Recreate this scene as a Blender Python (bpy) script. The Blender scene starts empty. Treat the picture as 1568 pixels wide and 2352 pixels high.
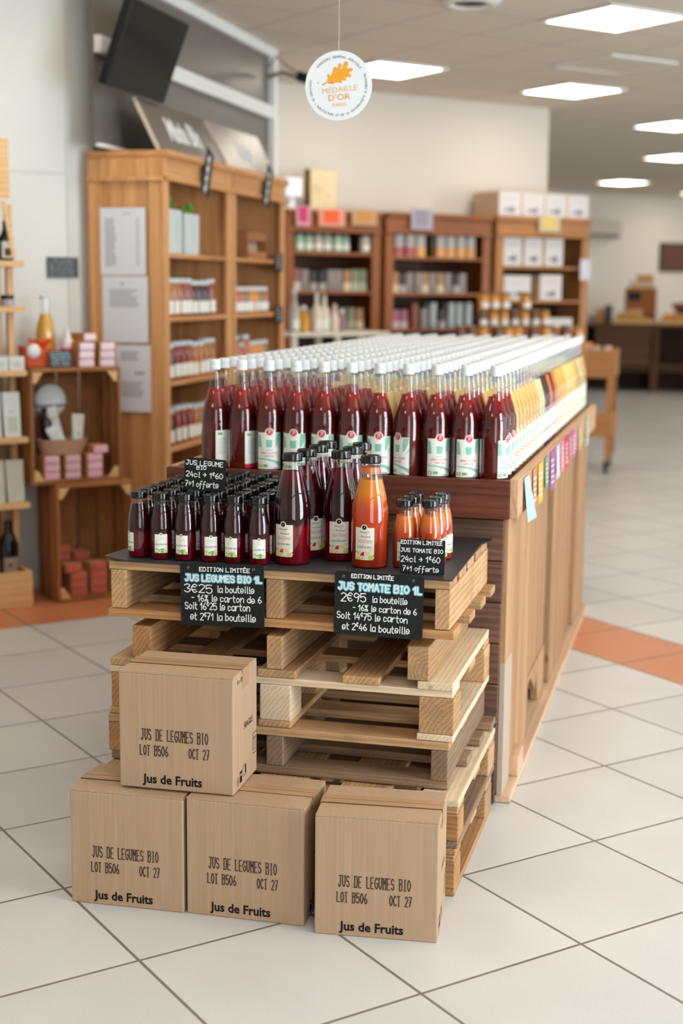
import bpy, bmesh, math, random
from math import sin, cos, pi, radians, sqrt, atan2, asin
from mathutils import Vector, Matrix
random.seed(7)
SC = bpy.context.scene
COL = SC.collection

# ------------------------------------------------------------------ camera
cam_d = bpy.data.cameras.new('camera')
cam = bpy.data.objects.new('camera', cam_d)
COL.objects.link(cam)
RIGHT = Vector((0.9685, 0.2489, 0.0093)); DOWN = Vector((0.0478, -0.1491, -0.9877)); FWD = Vector((-0.2445, 0.9570, -0.1563))
FWD.normalize(); RIGHT = (RIGHT - FWD * RIGHT.dot(FWD)).normalized(); DOWN = FWD.cross(RIGHT)
CAM = Vector((0.550, -3.964, 1.489))
mw = Matrix((RIGHT, -DOWN, -FWD)).transposed().to_4x4()
mw.translation = CAM
cam.matrix_world = mw
cam_d.sensor_width = 36.0
cam_d.lens = 50.18
cam_d.clip_start = 0.05
cam_d.dof.use_dof = True
cam_d.dof.focus_distance = 3.45
cam_d.dof.aperture_fstop = 2.2
SC.camera = cam
SC.view_settings.view_transform = 'Standard'
SC.view_settings.look = 'None'
SC.view_settings.exposure = -0.42
SC.view_settings.gamma = 1.0
SC.view_settings.use_curve_mapping = False
SC.cycles.max_bounces = 8
SC.cycles.diffuse_bounces = 4
SC.cycles.glossy_bounces = 3
SC.cycles.transmission_bounces = 4
SC.cycles.transparent_max_bounces = 32
SC.cycles.caustics_reflective = False
SC.cycles.caustics_refractive = False
SC.cycles.sample_clamp_indirect = 40.0
SC.cycles.blur_glossy = 0.1

# directions: the shop's walls and tiles run along I and J, the bottle display along X and Y
TH = radians(46.7)
EI = Vector((cos(TH), sin(TH), 0)); EJ = Vector((-sin(TH), cos(TH), 0))
def IJ(i, j, z=0.0): return EI * i + EJ * j + Vector((0, 0, z))
H = 3.0

# ------------------------------------------------------------------ world and window light
wd = bpy.data.worlds.new('world'); SC.world = wd; wd.use_nodes = True
wd.node_tree.nodes['Background'].inputs[0].default_value = (0.85, 0.93, 1.0, 1)
wd.node_tree.nodes['Background'].inputs[1].default_value = 1.0
WIN_J = -3.75
WINDOWS = [(-2.2, 1.6), (1.5, 1.9), (4.4, 2.0), (7.2, 2.0), (11.0, 2.0), (14.25, 2.0)]   # centre along I, width
WIN_POWER = [80, 350, 90, 80, 170, 900]
for (ci, w), pw in zip(WINDOWS, WIN_POWER):
    ld = bpy.data.lights.new('window_daylight', 'AREA'); ld.shape = 'RECTANGLE'; ld.size = w; ld.size_y = 2.75
    ld.energy = pw; ld.color = (0.81, 0.915, 1.0)
    lo = bpy.data.objects.new('window_daylight', ld); COL.objects.link(lo)
    lo.location = IJ(ci, WIN_J - 0.12, 1.52)
    lo.rotation_euler = (radians(90), 0, TH)

# ------------------------------------------------------------------ materials
def C(r, g, b):
    def f(c):
        c /= 255.0
        return c / 12.92 if c <= 0.04045 else ((c + 0.055) / 1.055) ** 2.4
    return (f(r), f(g), f(b), 1.0)
MC = {}
class NT:
    """small node-tree writer"""
    def __init__(s, name):
        s.m = bpy.data.materials.new(name); s.m.use_nodes = True
        s.t = s.m.node_tree; s.n = s.t.nodes; s.b = s.n['Principled BSDF']; s.out = s.n['Material Output']
    def node(s, typ, **kw):
        n = s.n.new(typ)
        for k, v in kw.items(): setattr(n, k, v)
        return n
    def set(s, sock, v):
        if isinstance(v, bpy.types.NodeSocket): s.t.links.new(v, sock)
        else: sock.default_value = v
    def math(s, op, a, b=0.0, c=0.0):
        n = s.node('ShaderNodeMath', operation=op)
        s.set(n.inputs[0], a); s.set(n.inputs[1], b); s.set(n.inputs[2], c)
        return n.outputs[0]
    def mix(s, f, a, b, mode='MIX'):
        n = s.node('ShaderNodeMix', data_type='RGBA', blend_type=mode)
        s.set(n.inputs[0], f); s.set(n.inputs[6], a); s.set(n.inputs[7], b)
        return n.outputs[2]
    def ramp(s, f, stops):
        n = s.node('ShaderNodeValToRGB')
        e = n.color_ramp.elements
        while len(e) < len(stops): e.new(0.5)
        for k, (p, c) in enumerate(stops): e[k].position = p; e[k].color = c
        s.set(n.inputs[0], f); return n.outputs[0]
    def noise(s, vec, scale, detail=2.0, rough=0.5, dist=0.0):
        n = s.node('ShaderNodeTexNoise')
        if vec is not None: s.set(n.inputs['Vector'], vec)
        n.inputs['Scale'].default_value = scale; n.inputs['Detail'].default_value = detail
        n.inputs['Roughness'].default_value = rough; n.inputs['Distortion'].default_value = dist
        return n.outputs['Fac']
    def mapping(s, vec, scale=(1, 1, 1), loc=(0, 0, 0)):
        n = s.node('ShaderNodeMapping'); s.set(n.inputs[0], vec)
        n.inputs['Scale'].default_value = scale; n.inputs['Location'].default_value = loc
        return n.outputs[0]
    def bump(s, h, strength, dist=0.001):
        n = s.node('ShaderNodeBump'); n.inputs['Strength'].default_value = strength; n.inputs['Distance'].default_value = dist
        s.set(n.inputs['Height'], h); s.t.links.new(n.outputs[0], s.b.inputs['Normal'])
    def p(s, **kw):
        for k, v in kw.items(): s.set(s.b.inputs[k.replace('_', ' ')], v)
def plain(name, col, rough=0.5, spec=0.5, metal=0.0, coat=0.0, vary=0.0):
    if name in MC: return MC[name]
    n = NT(name)
    n.p(Roughness=rough, Metallic=metal, Specular_IOR_Level=spec, Coat_Weight=coat)
    if vary:
        oi = n.node('ShaderNodeObjectInfo')
        tc = n.node('ShaderNodeTexCoord')
        nz = n.noise(tc.outputs['Object'], 9.0, 3.0)
        f = n.math('ADD', n.math('MULTIPLY', oi.outputs['Random'], vary), n.math('MULTIPLY_ADD', nz, vary * 0.6, 1.0 - vary * 0.8))
        cm = n.node('ShaderNodeMix', data_type='RGBA', blend_type='MULTIPLY'); cm.inputs[0].default_value = 1.0
        cm.inputs[6].default_value = col
        n.t.links.new(f, cm.inputs[7]); n.t.links.new(cm.outputs[2], n.b.inputs['Base Color'])
    else: n.p(Base_Color=col)
    MC[name] = n.m; return n.m
def wood(name, dark, light, axis='X', ring=30.0, rough=0.6, tone=0.28, bump=0.25, stain=0.0, stain_col=None, spec=0.3):
    if name in MC: return MC[name]
    n = NT(name)
    tc = n.node('ShaderNodeTexCoord'); oi = n.node('ShaderNodeObjectInfo')
    off = n.node('ShaderNodeVectorMath', operation='SCALE'); off.inputs[0].default_value = (3.1, 0.37, 0.29)
    n.t.links.new(oi.outputs['Random'], off.inputs[3])
    add = n.node('ShaderNodeVectorMath', operation='ADD'); n.t.links.new(tc.outputs['Object'], add.inputs[0]); n.t.links.new(off.outputs[0], add.inputs[1])
    k = 'XYZ'.index(axis)
    sc = [1.0, 1.0, 1.0]; sc[k] = 0.07
    v = n.mapping(add.outputs[0], tuple(sc), (0.05, 0.03, 0.02))
    wv = n.node('ShaderNodeTexWave', wave_type='RINGS', rings_direction=axis)
    n.t.links.new(v, wv.inputs['Vector']); wv.inputs['Scale'].default_value = ring; wv.inputs['Distortion'].default_value = 5.0
    wv.inputs['Detail'].default_value = 2.0; wv.inputs['Detail Scale'].default_value = 1.4
    fine = n.noise(v, 260.0, 2.0)
    broad = n.noise(v, 14.0, 2.0)
    f = n.math('ADD', n.math('MULTIPLY', wv.outputs['Fac'], 0.22), n.math('ADD', n.math('MULTIPLY', fine, 0.42), n.math('MULTIPLY', broad, 0.5)))
    col = n.ramp(f, [(0.18, dark), (0.85, light)])
    t = n.math('MULTIPLY_ADD', oi.outputs['Random'], tone, 1.0 - tone * 0.55)
    cm = n.node('ShaderNodeMix', data_type='RGBA', blend_type='MULTIPLY'); cm.inputs[0].default_value = 1.0
    n.t.links.new(col, cm.inputs[6]); n.t.links.new(t, cm.inputs[7])
    c = cm.outputs[2]
    if stain:
        sn = n.noise(add.outputs[0], 7.0, 4.0, 0.65)
        sf = n.math('MULTIPLY', n.math('GREATER_THAN', sn, 0.0), n.ramp(sn, [(0.5, (0, 0, 0, 1)), (0.72, (1, 1, 1, 1))]))
        c = n.mix(n.math('MULTIPLY', sf, stain), c, stain_col or C(110, 92, 78))
    # the odd knot
    vo = n.node('ShaderNodeTexVoronoi'); vo.inputs['Scale'].default_value = 4.2
    ks = [1.6, 1.6, 1.6]; ks[k] = 0.8
    n.t.links.new(n.mapping(add.outputs[0], tuple(ks)), vo.inputs['Vector'])
    kf = n.ramp(vo.outputs['Distance'], [(0.03, (1, 1, 1, 1)), (0.075, (0, 0, 0, 1))])
    c = n.mix(n.math('MULTIPLY', kf, 0.6), c, tuple(x * 0.35 for x in dark[:3]) + (1,))
    n.p(Base_Color=c, Roughness=rough, Specular_IOR_Level=spec)
    n.bump(f, bump, 0.0015)
    MC[name] = n.m; return n.m
def glassy(name, tint=(1, 1, 1, 1), boost=1.0):
    """thin clear glass: what is not mirrored passes straight through"""
    if name in MC: return MC[name]
    n = NT(name); n.n.remove(n.b)
    tr = n.node('ShaderNodeBsdfTransparent'); tr.inputs[0].default_value = tint
    gl = n.node('ShaderNodeBsdfGlossy'); gl.inputs['Roughness'].default_value = 0.03
    lw = n.node('ShaderNodeFresnel'); lw.inputs[0].default_value = 1.5
    geo = n.node('ShaderNodeNewGeometry')
    f = n.math('MINIMUM', n.math('MULTIPLY', n.math('MULTIPLY', lw.outputs[0], boost), n.math('SUBTRACT', 1.0, geo.outputs['Backfacing'])), 1.0)
    ms = n.node('ShaderNodeMixShader'); n.t.links.new(f, ms.inputs[0]); n.t.links.new(tr.outputs[0], ms.inputs[1]); n.t.links.new(gl.outputs[0], ms.inputs[2])
    n.t.links.new(ms.outputs[0], n.out.inputs[0])
    MC[name] = n.m; return n.m
def juice(name, stops, rough=0.35, sss=0.0):
    """liquid seen through its bottle; stops = (height in metres, colour), blended by height; tomato pulp settles in layers"""
    if name in MC: return MC[name]
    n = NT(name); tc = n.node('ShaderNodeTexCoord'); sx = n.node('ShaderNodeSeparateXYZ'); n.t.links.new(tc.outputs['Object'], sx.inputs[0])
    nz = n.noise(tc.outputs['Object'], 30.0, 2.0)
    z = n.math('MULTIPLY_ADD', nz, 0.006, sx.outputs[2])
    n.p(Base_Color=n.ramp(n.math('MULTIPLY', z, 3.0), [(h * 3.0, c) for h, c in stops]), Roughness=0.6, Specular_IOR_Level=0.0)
    MC[name] = n.m; return n.m
def emit(name, col, strength):
    if name in MC: return MC[name]
    n = NT(name); n.p(Base_Color=(0.9, 0.9, 0.9, 1), Emission_Color=col, Emission_Strength=strength)
    MC[name] = n.m; return n.m
def cardboard(name, col):
    n = NT(name); tc = n.node('ShaderNodeTexCoord'); oi = n.node('ShaderNodeObjectInfo')
    v = n.mapping(tc.outputs['Object'], (160, 160, 3.0))
    a = n.noise(v, 1.0, 2.0); b = n.noise(tc.outputs['Object'], 420.0, 2.0)
    f = n.math('ADD', n.math('MULTIPLY', a, 0.6), n.math('MULTIPLY', b, 0.4))
    dk = tuple(x * 0.86 for x in col[:3]) + (1,); lt = tuple(min(1, x * 1.08) for x in col[:3]) + (1,)
    n.p(Base_Color=n.ramp(f, [(0.3, dk), (0.7, lt)]), Roughness=0.75, Specular_IOR_Level=0.25)
    n.bump(f, 0.12, 0.001)
    MC[name] = n.m; return n.m

def floor_material():
    n = NT('floor_tiles'); tc = n.node('ShaderNodeTexCoord'); s = n.node('ShaderNodeSeparateXYZ'); n.t.links.new(tc.outputs['Object'], s.inputs[0])
    x, y = s.outputs[0], s.outputs[1]; k = 1 / 0.45
    ii = n.math('ADD', n.math('MULTIPLY_ADD', x, EI.x * k, 2.8495), n.math('MULTIPLY', y, EI.y * k))
    jj = n.math('ADD', n.math('MULTIPLY_ADD', x, EJ.x * k, 1.8011), n.math('MULTIPLY', y, EJ.y * k))
    def edge(q):
        f = n.math('FRACT', q); return n.math('MINIMUM', f, n.math('SUBTRACT', 1.0, f))
    e = n.math('MINIMUM', edge(ii), edge(jj))
    gm = n.node('ShaderNodeMapRange'); gm.inputs[1].default_value = 0.0065; gm.inputs[2].default_value = 0.0105; gm.inputs[3].default_value = 1.0; gm.inputs[4].default_value = 0.0
    n.t.links.new(e, gm.inputs[0]); grout = gm.outputs[0]
    band_i = n.math('MULTIPLY', n.math('COMPARE', ii, 6.5, 0.5), n.math('LESS_THAN', jj, 9.0))
    band_j = n.math('MULTIPLY', n.math('GREATER_THAN', jj, 8.0), n.math('MULTIPLY', n.math('LESS_THAN', jj, 10.0), n.math('LESS_THAN', ii, 7.0)))
    orange = n.math('MAXIMUM', band_i, band_j)
    cv = n.node('ShaderNodeCombineXYZ'); n.t.links.new(n.math('FLOOR', ii), cv.inputs[0]); n.t.links.new(n.math('FLOOR', jj), cv.inputs[1])
    wn = n.node('ShaderNodeTexWhiteNoise'); n.t.links.new(cv.outputs[0], wn.inputs[0])
    sp = n.noise(tc.outputs['Object'], 230.0, 2.0, 0.7); cl = n.noise(tc.outputs['Object'], 3.5, 3.0)
    t = n.math('ADD', n.math('MULTIPLY', wn.outputs[0], 0.05), n.math('ADD', n.math('MULTIPLY', sp, 0.16), n.math('MULTIPLY', cl, 0.1)))
    tile = n.ramp(t, [(0.08, C(194, 193, 190)), (0.24, C(222, 221, 218))])
    ot = n.ramp(t, [(0.08, C(196, 120, 76)), (0.24, C(216, 142, 96))])
    c = n.mix(orange, tile, ot)
    c = n.mix(grout, c, n.mix(n.math('MULTIPLY', cl, 1.0), C(92, 84, 78), C(140, 132, 126)))
    n.p(Base_Color=c, Roughness=n.math('MULTIPLY_ADD', grout, 0.35, n.math('MULTIPLY_ADD', sp, 0.12, 0.3)), Specular_IOR_Level=0.5)
    h = n.math('ADD', n.math('MULTIPLY', grout, -1.0), n.math('MULTIPLY', sp, 0.05))
    n.bump(h, 0.5, 0.002)
    return n.m
def ceiling_material():
    n = NT('ceiling_panels'); tc = n.node('ShaderNodeTexCoord'); s = n.node('ShaderNodeSeparateXYZ'); n.t.links.new(tc.outputs['Object'], s.inputs[0])
    x, y = s.outputs[0], s.outputs[1]; k = 1 / 0.6
    ii = n.math('ADD', n.math('MULTIPLY_ADD', x, EI.x * k, -2.96 * k + 50), n.math('MULTIPLY', y, EI.y * k))
    jj = n.math('ADD', n.math('MULTIPLY_ADD', x, EJ.x * k, -2.86 * k + 50), n.math('MULTIPLY', y, EJ.y * k))
    def edge(q):
        f = n.math('FRACT', q); return n.math('MINIMUM', f, n.math('SUBTRACT', 1.0, f))
    g = n.math('LESS_THAN', n.math('MINIMUM', edge(ii), edge(jj)), 0.014)
    sp = n.noise(tc.outputs['Object'], 120.0, 3.0)
    c = n.mix(n.math('MULTIPLY', g, 0.55), n.ramp(sp, [(0.3, C(218, 208, 194)), (0.7, C(230, 221, 208))]), C(150, 140, 128))
    n.p(Base_Color=c, Roughness=0.9, Specular_IOR_Level=0.1)
    n.bump(n.math('ADD', n.math('MULTIPLY', g, -1.0), n.math('MULTIPLY', sp, 0.15)), 0.4, 0.004)
    return n.m

W_PALLET = wood('pallet_wood', C(146, 104, 66), C(216, 176, 130), tone=0.34, stain=0.35)
W_PALLET_W = wood('pale_pallet_wood', C(196, 168, 132), C(240, 220, 190), tone=0.15, stain=0.12)
W_PALLET_G = wood('weathered_pallet_wood', C(106, 80, 58), C(168, 138, 110), tone=0.3, stain=0.35)
W_PALLET_O = wood('warm_pallet_wood', C(140, 94, 54), C(206, 156, 104), tone=0.28, stain=0.25)
W_OAK = wood('oak_cabinet_wood', C(166, 108, 62), C(228, 174, 118), 'Z', ring=14, tone=0.14, bump=0.12, rough=0.5)
W_OAKX = wood('oak_board_wood', C(160, 102, 58), C(222, 166, 110), 'X', ring=14, tone=0.14, bump=0.12, rough=0.5)
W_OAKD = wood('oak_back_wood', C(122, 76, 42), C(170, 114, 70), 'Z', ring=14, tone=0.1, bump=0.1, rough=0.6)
W_RED = wood('reddish_bookcase_wood', C(104, 54, 20), C(166, 98, 44), 'Z', ring=14, tone=0.14, bump=0.1, rough=0.45)
W_REDX = wood('reddish_board_wood', C(104, 54, 20), C(166, 98, 44), 'X', ring=14, tone=0.14, bump=0.1, rough=0.45)
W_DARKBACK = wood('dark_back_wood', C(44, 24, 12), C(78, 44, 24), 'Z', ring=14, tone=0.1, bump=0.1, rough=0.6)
W_TAN = wood('tan_bookcase_wood', C(140, 88, 48), C(196, 138, 86), 'Z', ring=14, tone=0.12, bump=0.1)
W_TANX = wood('tan_board_wood', C(140, 88, 48), C(196, 138, 86), 'X', ring=14, tone=0.12, bump=0.1)
W_PINE = wood('pale_pine_wood', C(206, 156, 104), C(240, 200, 150), 'X', ring=12, tone=0.1, bump=0.1)
W_PINEZ = wood('pale_pine_upright', C(206, 156, 104), C(240, 200, 150), 'Z', ring=12, tone=0.1, bump=0.1)
W_CRATE = wood('crate_wood', C(126, 78, 42), C(188, 128, 78), 'Z', ring=16, tone=0.25, bump=0.2, stain=0.3, stain_col=C(86, 52, 30))
W_CRATEX = wood('crate_slat_wood', C(126, 78, 42), C(188, 128, 78), 'X', ring=16, tone=0.25, bump=0.2, stain=0.3, stain_col=C(86, 52, 30))
W_TRAY = wood('dark_red_brown_board', C(62, 30, 20), C(122, 66, 46), 'X', ring=20, tone=0.05, bump=0.15, rough=0.5)
W_RAIL = wood('worn_rail_wood', C(160, 112, 82), C(214, 174, 138), 'Y', ring=18, tone=0.05, bump=0.15)
W_PLANK = wood('planed_pine_plank', C(136, 98, 66), C(190, 150, 110), 'Z', ring=12, tone=0.22, bump=0.12)
W_ROUGH = wood('rough_sawn_brown_board', C(58, 40, 32), C(120, 88, 70), 'X', ring=24, tone=0.2, bump=0.5, stain=0.3, stain_col=C(60, 44, 38))
W_KICK = wood('pale_base_board', C(190, 150, 116), C(226, 192, 160), 'Y', ring=12, tone=0.06, bump=0.1)
W_COUNTER = wood('dark_counter_wood', C(66, 42, 26), C(112, 76, 48), 'X', ring=14, tone=0.25, bump=0.2)
M_CARD = cardboard('brown_cardboard', C(186, 155, 125))
M_CARD2 = cardboard('pale_cardboard', C(208, 180, 150))
M_TAPE = plain('brown_packing_tape', C(186, 148, 112), 0.25, 0.5)
M_SEAM = plain('cardboard_seam', C(110, 84, 60), 0.9, 0.1)
M_INK = plain('grey_brown_stamp_ink', C(76, 58, 50), 0.8, 0.2)
M_BLACKINK = plain('black_print', C(28, 24, 24), 0.7, 0.2)
M_SLATE = plain('black_chalkboard', C(20, 22, 25), 0.5, 0.35, vary=0.25)
M_CHALK = plain('white_chalk_marker', C(238, 240, 238), 0.8, 0.2)
M_TEAL = plain('pale_blue_chalk_marker', C(118, 186, 204), 0.8, 0.2)
M_MAT = plain('charcoal_rubber_mat', C(50, 44, 48), 0.5, 0.4, vary=0.12)
M_WHITE = plain('white_paint', C(232, 232, 228), 0.6, 0.3)
M_WALL = plain('white_wall_panel', C(226, 227, 222), 0.65, 0.3)
M_BEIGE = plain('warm_white_wall', C(222, 214, 202), 0.8, 0.2)
M_GREY = plain('grey_glazing_panel', C(112, 107, 100), 0.4, 0.35)
M_BLACK = plain('black_plastic', C(14, 14, 16), 0.4, 0.4)
M_SCREEN = plain('dark_glass_screen', C(10, 11, 14), 0.08, 0.4)
M_CAPW = plain('white_plastic_cap', C(226, 230, 231), 0.4, 0.4)
M_CAPB = plain('black_lacquered_lid', C(14, 13, 14), 0.16, 0.6)
M_PAPER = plain('white_paper', C(222, 224, 230), 0.7, 0.2)
M_GREYINK = plain('grey_print', C(150, 150, 156), 0.8, 0.1)
M_LABEL = plain('white_label_paper', C(236, 236, 228), 0.55, 0.35)
M_LABEL2 = plain('cream_label_paper', C(228, 222, 206), 0.55, 0.35)
M_RED = plain('label_red', C(206, 38, 66), 0.6, 0.3)
M_MINT = plain('label_mint_green', C(136, 196, 172), 0.6, 0.3)
M_GREEN = plain('label_leaf_green', C(122, 176, 80), 0.6, 0.3)
M_LIME = plain('label_lime', C(186, 208, 96), 0.6, 0.3)
M_YEL = plain('label_yellow', C(236, 212, 96), 0.6, 0.3)
M_MAG = plain('label_magenta', C(206, 30, 84), 0.6, 0.3)
M_GOLD = plain('medal_orange_print', C(240, 166, 50), 0.6, 0.3)
M_PEACH = plain('medal_pale_orange_print', C(240, 190, 136), 0.6, 0.3)
M_DGREY = plain('dark_grey_print', C(84, 92, 98), 0.7, 0.2)
M_STEEL = plain('steel', C(170, 170, 172), 0.3, 0.5, 1.0)
M_GLASS = glassy('clear_glass', (0.97, 0.985, 0.98, 1), 2.1)
M_PINK = plain('pink_soap', C(236, 178, 192), 0.55, 0.3, vary=0.15)
M_KRAFT = plain('kraft_sleeve', C(196, 140, 92), 0.8, 0.2, vary=0.15)

# ------------------------------------------------------------------ mesh writer
class MB:
    def __init__(s): s.v = []; s.f = []; s.m = []
    def add(s, vs, fs, m=0):
        o = len(s.v); s.v += [tuple(v) for v in vs]; s.f += [tuple(i + o for i in f) for f in fs]; s.m += [m] * len(fs); return s
    def box(s, x0, x1, y0, y1, z0, z1, m=0):
        vs = [(x, y, z) for z in (z0, z1) for y in (y0, y1) for x in (x0, x1)]
        return s.add(vs, [(0, 2, 3, 1), (4, 5, 7, 6), (0, 1, 5, 4), (2, 6, 7, 3), (0, 4, 6, 2), (1, 3, 7, 5)], m)
    def hexa(s, b, t, m=0):   # four bottom points, four top points, both counter-clockwise from above
        return s.add(list(b) + list(t), [(3, 2, 1, 0), (4, 5, 6, 7)] + [(k, (k + 1) % 4, (k + 1) % 4 + 4, k + 4) for k in range(4)], m)
    def lathe(s, prof, n=20, m=0, c=(0, 0, 0), caps=True):
        vs = []; fs = []
        for r, z in prof:
            for k in range(n):
                a = 2 * pi * k / n; vs.append((c[0] + r * cos(a), c[1] + r * sin(a), c[2] + z))
        for q in range(len(prof) - 1):
            for k in range(n):
                k2 = (k + 1) % n; fs.append((q * n + k, q * n + k2, (q + 1) * n + k2, (q + 1) * n + k))
        if caps:
            fs.append(tuple(range(n - 1, -1, -1))); o = (len(prof) - 1) * n; fs.append(tuple(o + k for k in range(n)))
        return s.add(vs, fs, m)
    def tube(s, pts, r, n=8, m=0):
        pts = [Vector(p) for p in pts]; vs = []; fs = []
        for k, p in enumerate(pts):
            d = (pts[min(k + 1, len(pts) - 1)] - pts[max(k - 1, 0)]).normalized()
            u = d.orthogonal().normalized() if k == 0 else (u - d * u.dot(d)).normalized()
            w = d.cross(u)
            for q in range(n):
                a = 2 * pi * q / n; vs.append(p + (u * cos(a) + w * sin(a)) * r)
        for k in range(len(pts) - 1):
            for q in range(n):
                q2 = (q + 1) % n; fs.append((k * n + q, k * n + q2, (k + 1) * n + q2, (k + 1) * n + q))
        fs.append(tuple(range(n - 1, -1, -1))); o = (len(pts) - 1) * n; fs.append(tuple(o + q for q in range(n)))
        return s.add(vs, fs, m)
    def prism(s, pts, y0, y1, m=0):   # outline in X/Z pulled along Y
        n = len(pts)
        vs = [(x, y0, z) for x, z in pts] + [(x, y1, z) for x, z in pts]
        return s.add(vs, [tuple(range(n)), tuple(range(2 * n - 1, n - 1, -1))] + [(k, k + n, (k + 1) % n + n, (k + 1) % n) for k in range(n)], m)
    def plate(s, pts, z0, z1, m=0):   # outline in X/Y pulled along Z
        n = len(pts)
        vs = [(x, y, z0) for x, y in pts] + [(x, y, z1) for x, y in pts]
        return s.add(vs, [tuple(range(n - 1, -1, -1)), tuple(range(n, 2 * n))] + [(k, (k + 1) % n, (k + 1) % n + n, k + n) for k in range(n)], m)
    def ball(s, c, r, m=0, n=10, sq=(1, 1, 1)):
        prof = [(max(1e-4, sin(pi * k / (n // 2 + 2))) , -cos(pi * k / (n // 2 + 2))) for k in range(n // 2 + 3)]
        t = MB().lathe(prof, n)
        return s.add([(c[0] + x * r * sq[0], c[1] + y * r * sq[1], c[2] + z * r * sq[2]) for x, y, z in t.v], t.f, m)
    def xf(s, M): s.v = [tuple(M @ Vector(v)) for v in s.v]; return s
    def mesh(s, name, mats, smooth=None):
        me = bpy.data.meshes.new(name); me.from_pydata(s.v, [], s.f)
        for m in (mats if isinstance(mats, (list, tuple)) else [mats]): me.materials.append(m)
        me.polygons.foreach_set('material_index', s.m)
        if smooth is not None:
            me.polygons.foreach_set('use_smooth', [True] * len(s.f)); me.update(); me.set_sharp_from_angle(angle=radians(smooth))
        me.update(); return me
def link(name, me, parent=None, loc=(0, 0, 0), rz=0.0, bevel=0.0):
    o = bpy.data.objects.new(name, me); COL.objects.link(o); o.location = loc; o.rotation_euler = (0, 0, rz)
    if parent is not None: o.parent = parent
    if bevel:
        b = o.modifiers.new('bevel', 'BEVEL'); b.width = bevel; b.segments = 2; b.limit_method = 'ANGLE'
    return o
def obj(name, mb, mats, parent=None, loc=(0, 0, 0), rz=0.0, smooth=None, bevel=0.0):
    return link(name, mb.mesh(name, mats, smooth), parent, loc, rz, bevel)
def tag(o, label, cat, group=None, kind=None):
    o['label'] = label; o['category'] = cat
    if group: o['group'] = group
    if kind: o['kind'] = kind
    return o
def thing(name, label, cat, loc=(0, 0, 0), rz=0.0, group=None):
    o = bpy.data.objects.new(name, None); COL.objects.link(o); o.location = loc; o.rotation_euler = (0, 0, rz); o.empty_display_size = 0.05
    return tag(o, label, cat, group)
def structure(name, mb, mats, **kw):
    o = obj(name, mb, mats, **kw); o['kind'] = 'structure'; return o
def dup(root, loc, rz=0.0, label=None, group=None):
    r = root.copy(); COL.objects.link(r); r.location = loc; r.rotation_euler = (0, 0, rz)
    if label: r['label'] = label
    if group: r['group'] = group
    for ch in root.children:
        c = ch.copy(); COL.objects.link(c); c.parent = r
        for g in ch.children:
            d = g.copy(); COL.objects.link(d); d.parent = c
    return r
class Maker:
    """first call hands out the thing itself, later calls hand out copies"""
    def __init__(s, root): s.root = root; s.used = False
    def put(s, loc, rz=0.0, label=None, group=None):
        if not s.used:
            s.used = True; r = s.root; r.location = loc; r.rotation_euler = (0, 0, rz)
            if label: r['label'] = label
            if group: r['group'] = group
            return r
        return dup(s.root, loc, rz, label, group)
ORD = 'first second third fourth fifth sixth seventh eighth ninth tenth eleventh twelfth thirteenth fourteenth fifteenth sixteenth'.split()

# ------------------------------------------------------------------ flat artwork: printing, lettering, strokes
class Art:
    def __init__(s): s.items = []     # (verts, faces, material slot, layer)
    def poly(s, pts, m, layer=1): s.items.append(([tuple(p) for p in pts], [tuple(range(len(pts)))], m, layer)); return s
    def rect(s, x0, y0, x1, y1, m, layer=1): return s.poly([(x0, y0), (x1, y0), (x1, y1), (x0, y1)], m, layer)
    def disc(s, x, y, r, m, layer=1, n=20, a0=0, a1=2 * pi):
        full = abs(a1 - a0 - 2 * pi) < 1e-6
        pts = [(x + r * cos(a0 + (a1 - a0) * k / n), y + r * sin(a0 + (a1 - a0) * k / n)) for k in range(n if full else n + 1)]
        return s.poly(pts, m, layer)
    def line(s, pts, w, m, layer=1):
        for k in range(len(pts) - 1):
            (x0, y0), (x1, y1) = pts[k], pts[k + 1]; L = sqrt((x1 - x0) ** 2 + (y1 - y0) ** 2)
            if L < 1e-7: continue
            nx, ny = -(y1 - y0) / L * w / 2, (x1 - x0) / L * w / 2
            s.poly([(x0 - nx, y0 - ny), (x1 - nx, y1 - ny), (x1 + nx, y1 + ny), (x0 + nx, y0 + ny)], m, layer)
        for x, y in pts: s.disc(x, y, w / 2, m, layer, 7)
        return s
    def text(s, body, x, y, h, m, layer=2, align='CENTER', xs=1.0, bold=0.0, shear=0.0, rot=0.0):
        vs, fs = text2d(body, align, bold, shear)
        c, q = cos(rot), sin(rot)
        s.items.append(([(x + (a * xs * c - b * q) * h, y + (a * xs * q + b * c) * h) for a, b in vs], fs, m, layer)); return s
TX = {}
def text2d(body, align, bold, shear):
    """print face outlines as flat faces, capital height = 1"""
    key = (body, align, bold, shear)
    if key in TX: return TX[key]
    cu = bpy.data.curves.new('lettering', 'FONT'); cu.body = body; cu.align_x = align; cu.resolution_u = 2; cu.offset = bold; cu.shear = shear; cu.size = 1.37
    o = bpy.data.objects.new('lettering', cu); COL.objects.link(o)
    ev = o.evaluated_get(bpy.context.evaluated_depsgraph_get()); me = ev.to_mesh()
    r = ([(v.co.x, v.co.y) for v in me.vertices], [tuple(p.vertices) for p in me.polygons]); ev.to_mesh_clear()
    bpy.data.objects.remove(o); bpy.data.curves.remove(cu)
    TX[key] = r; return r
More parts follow.
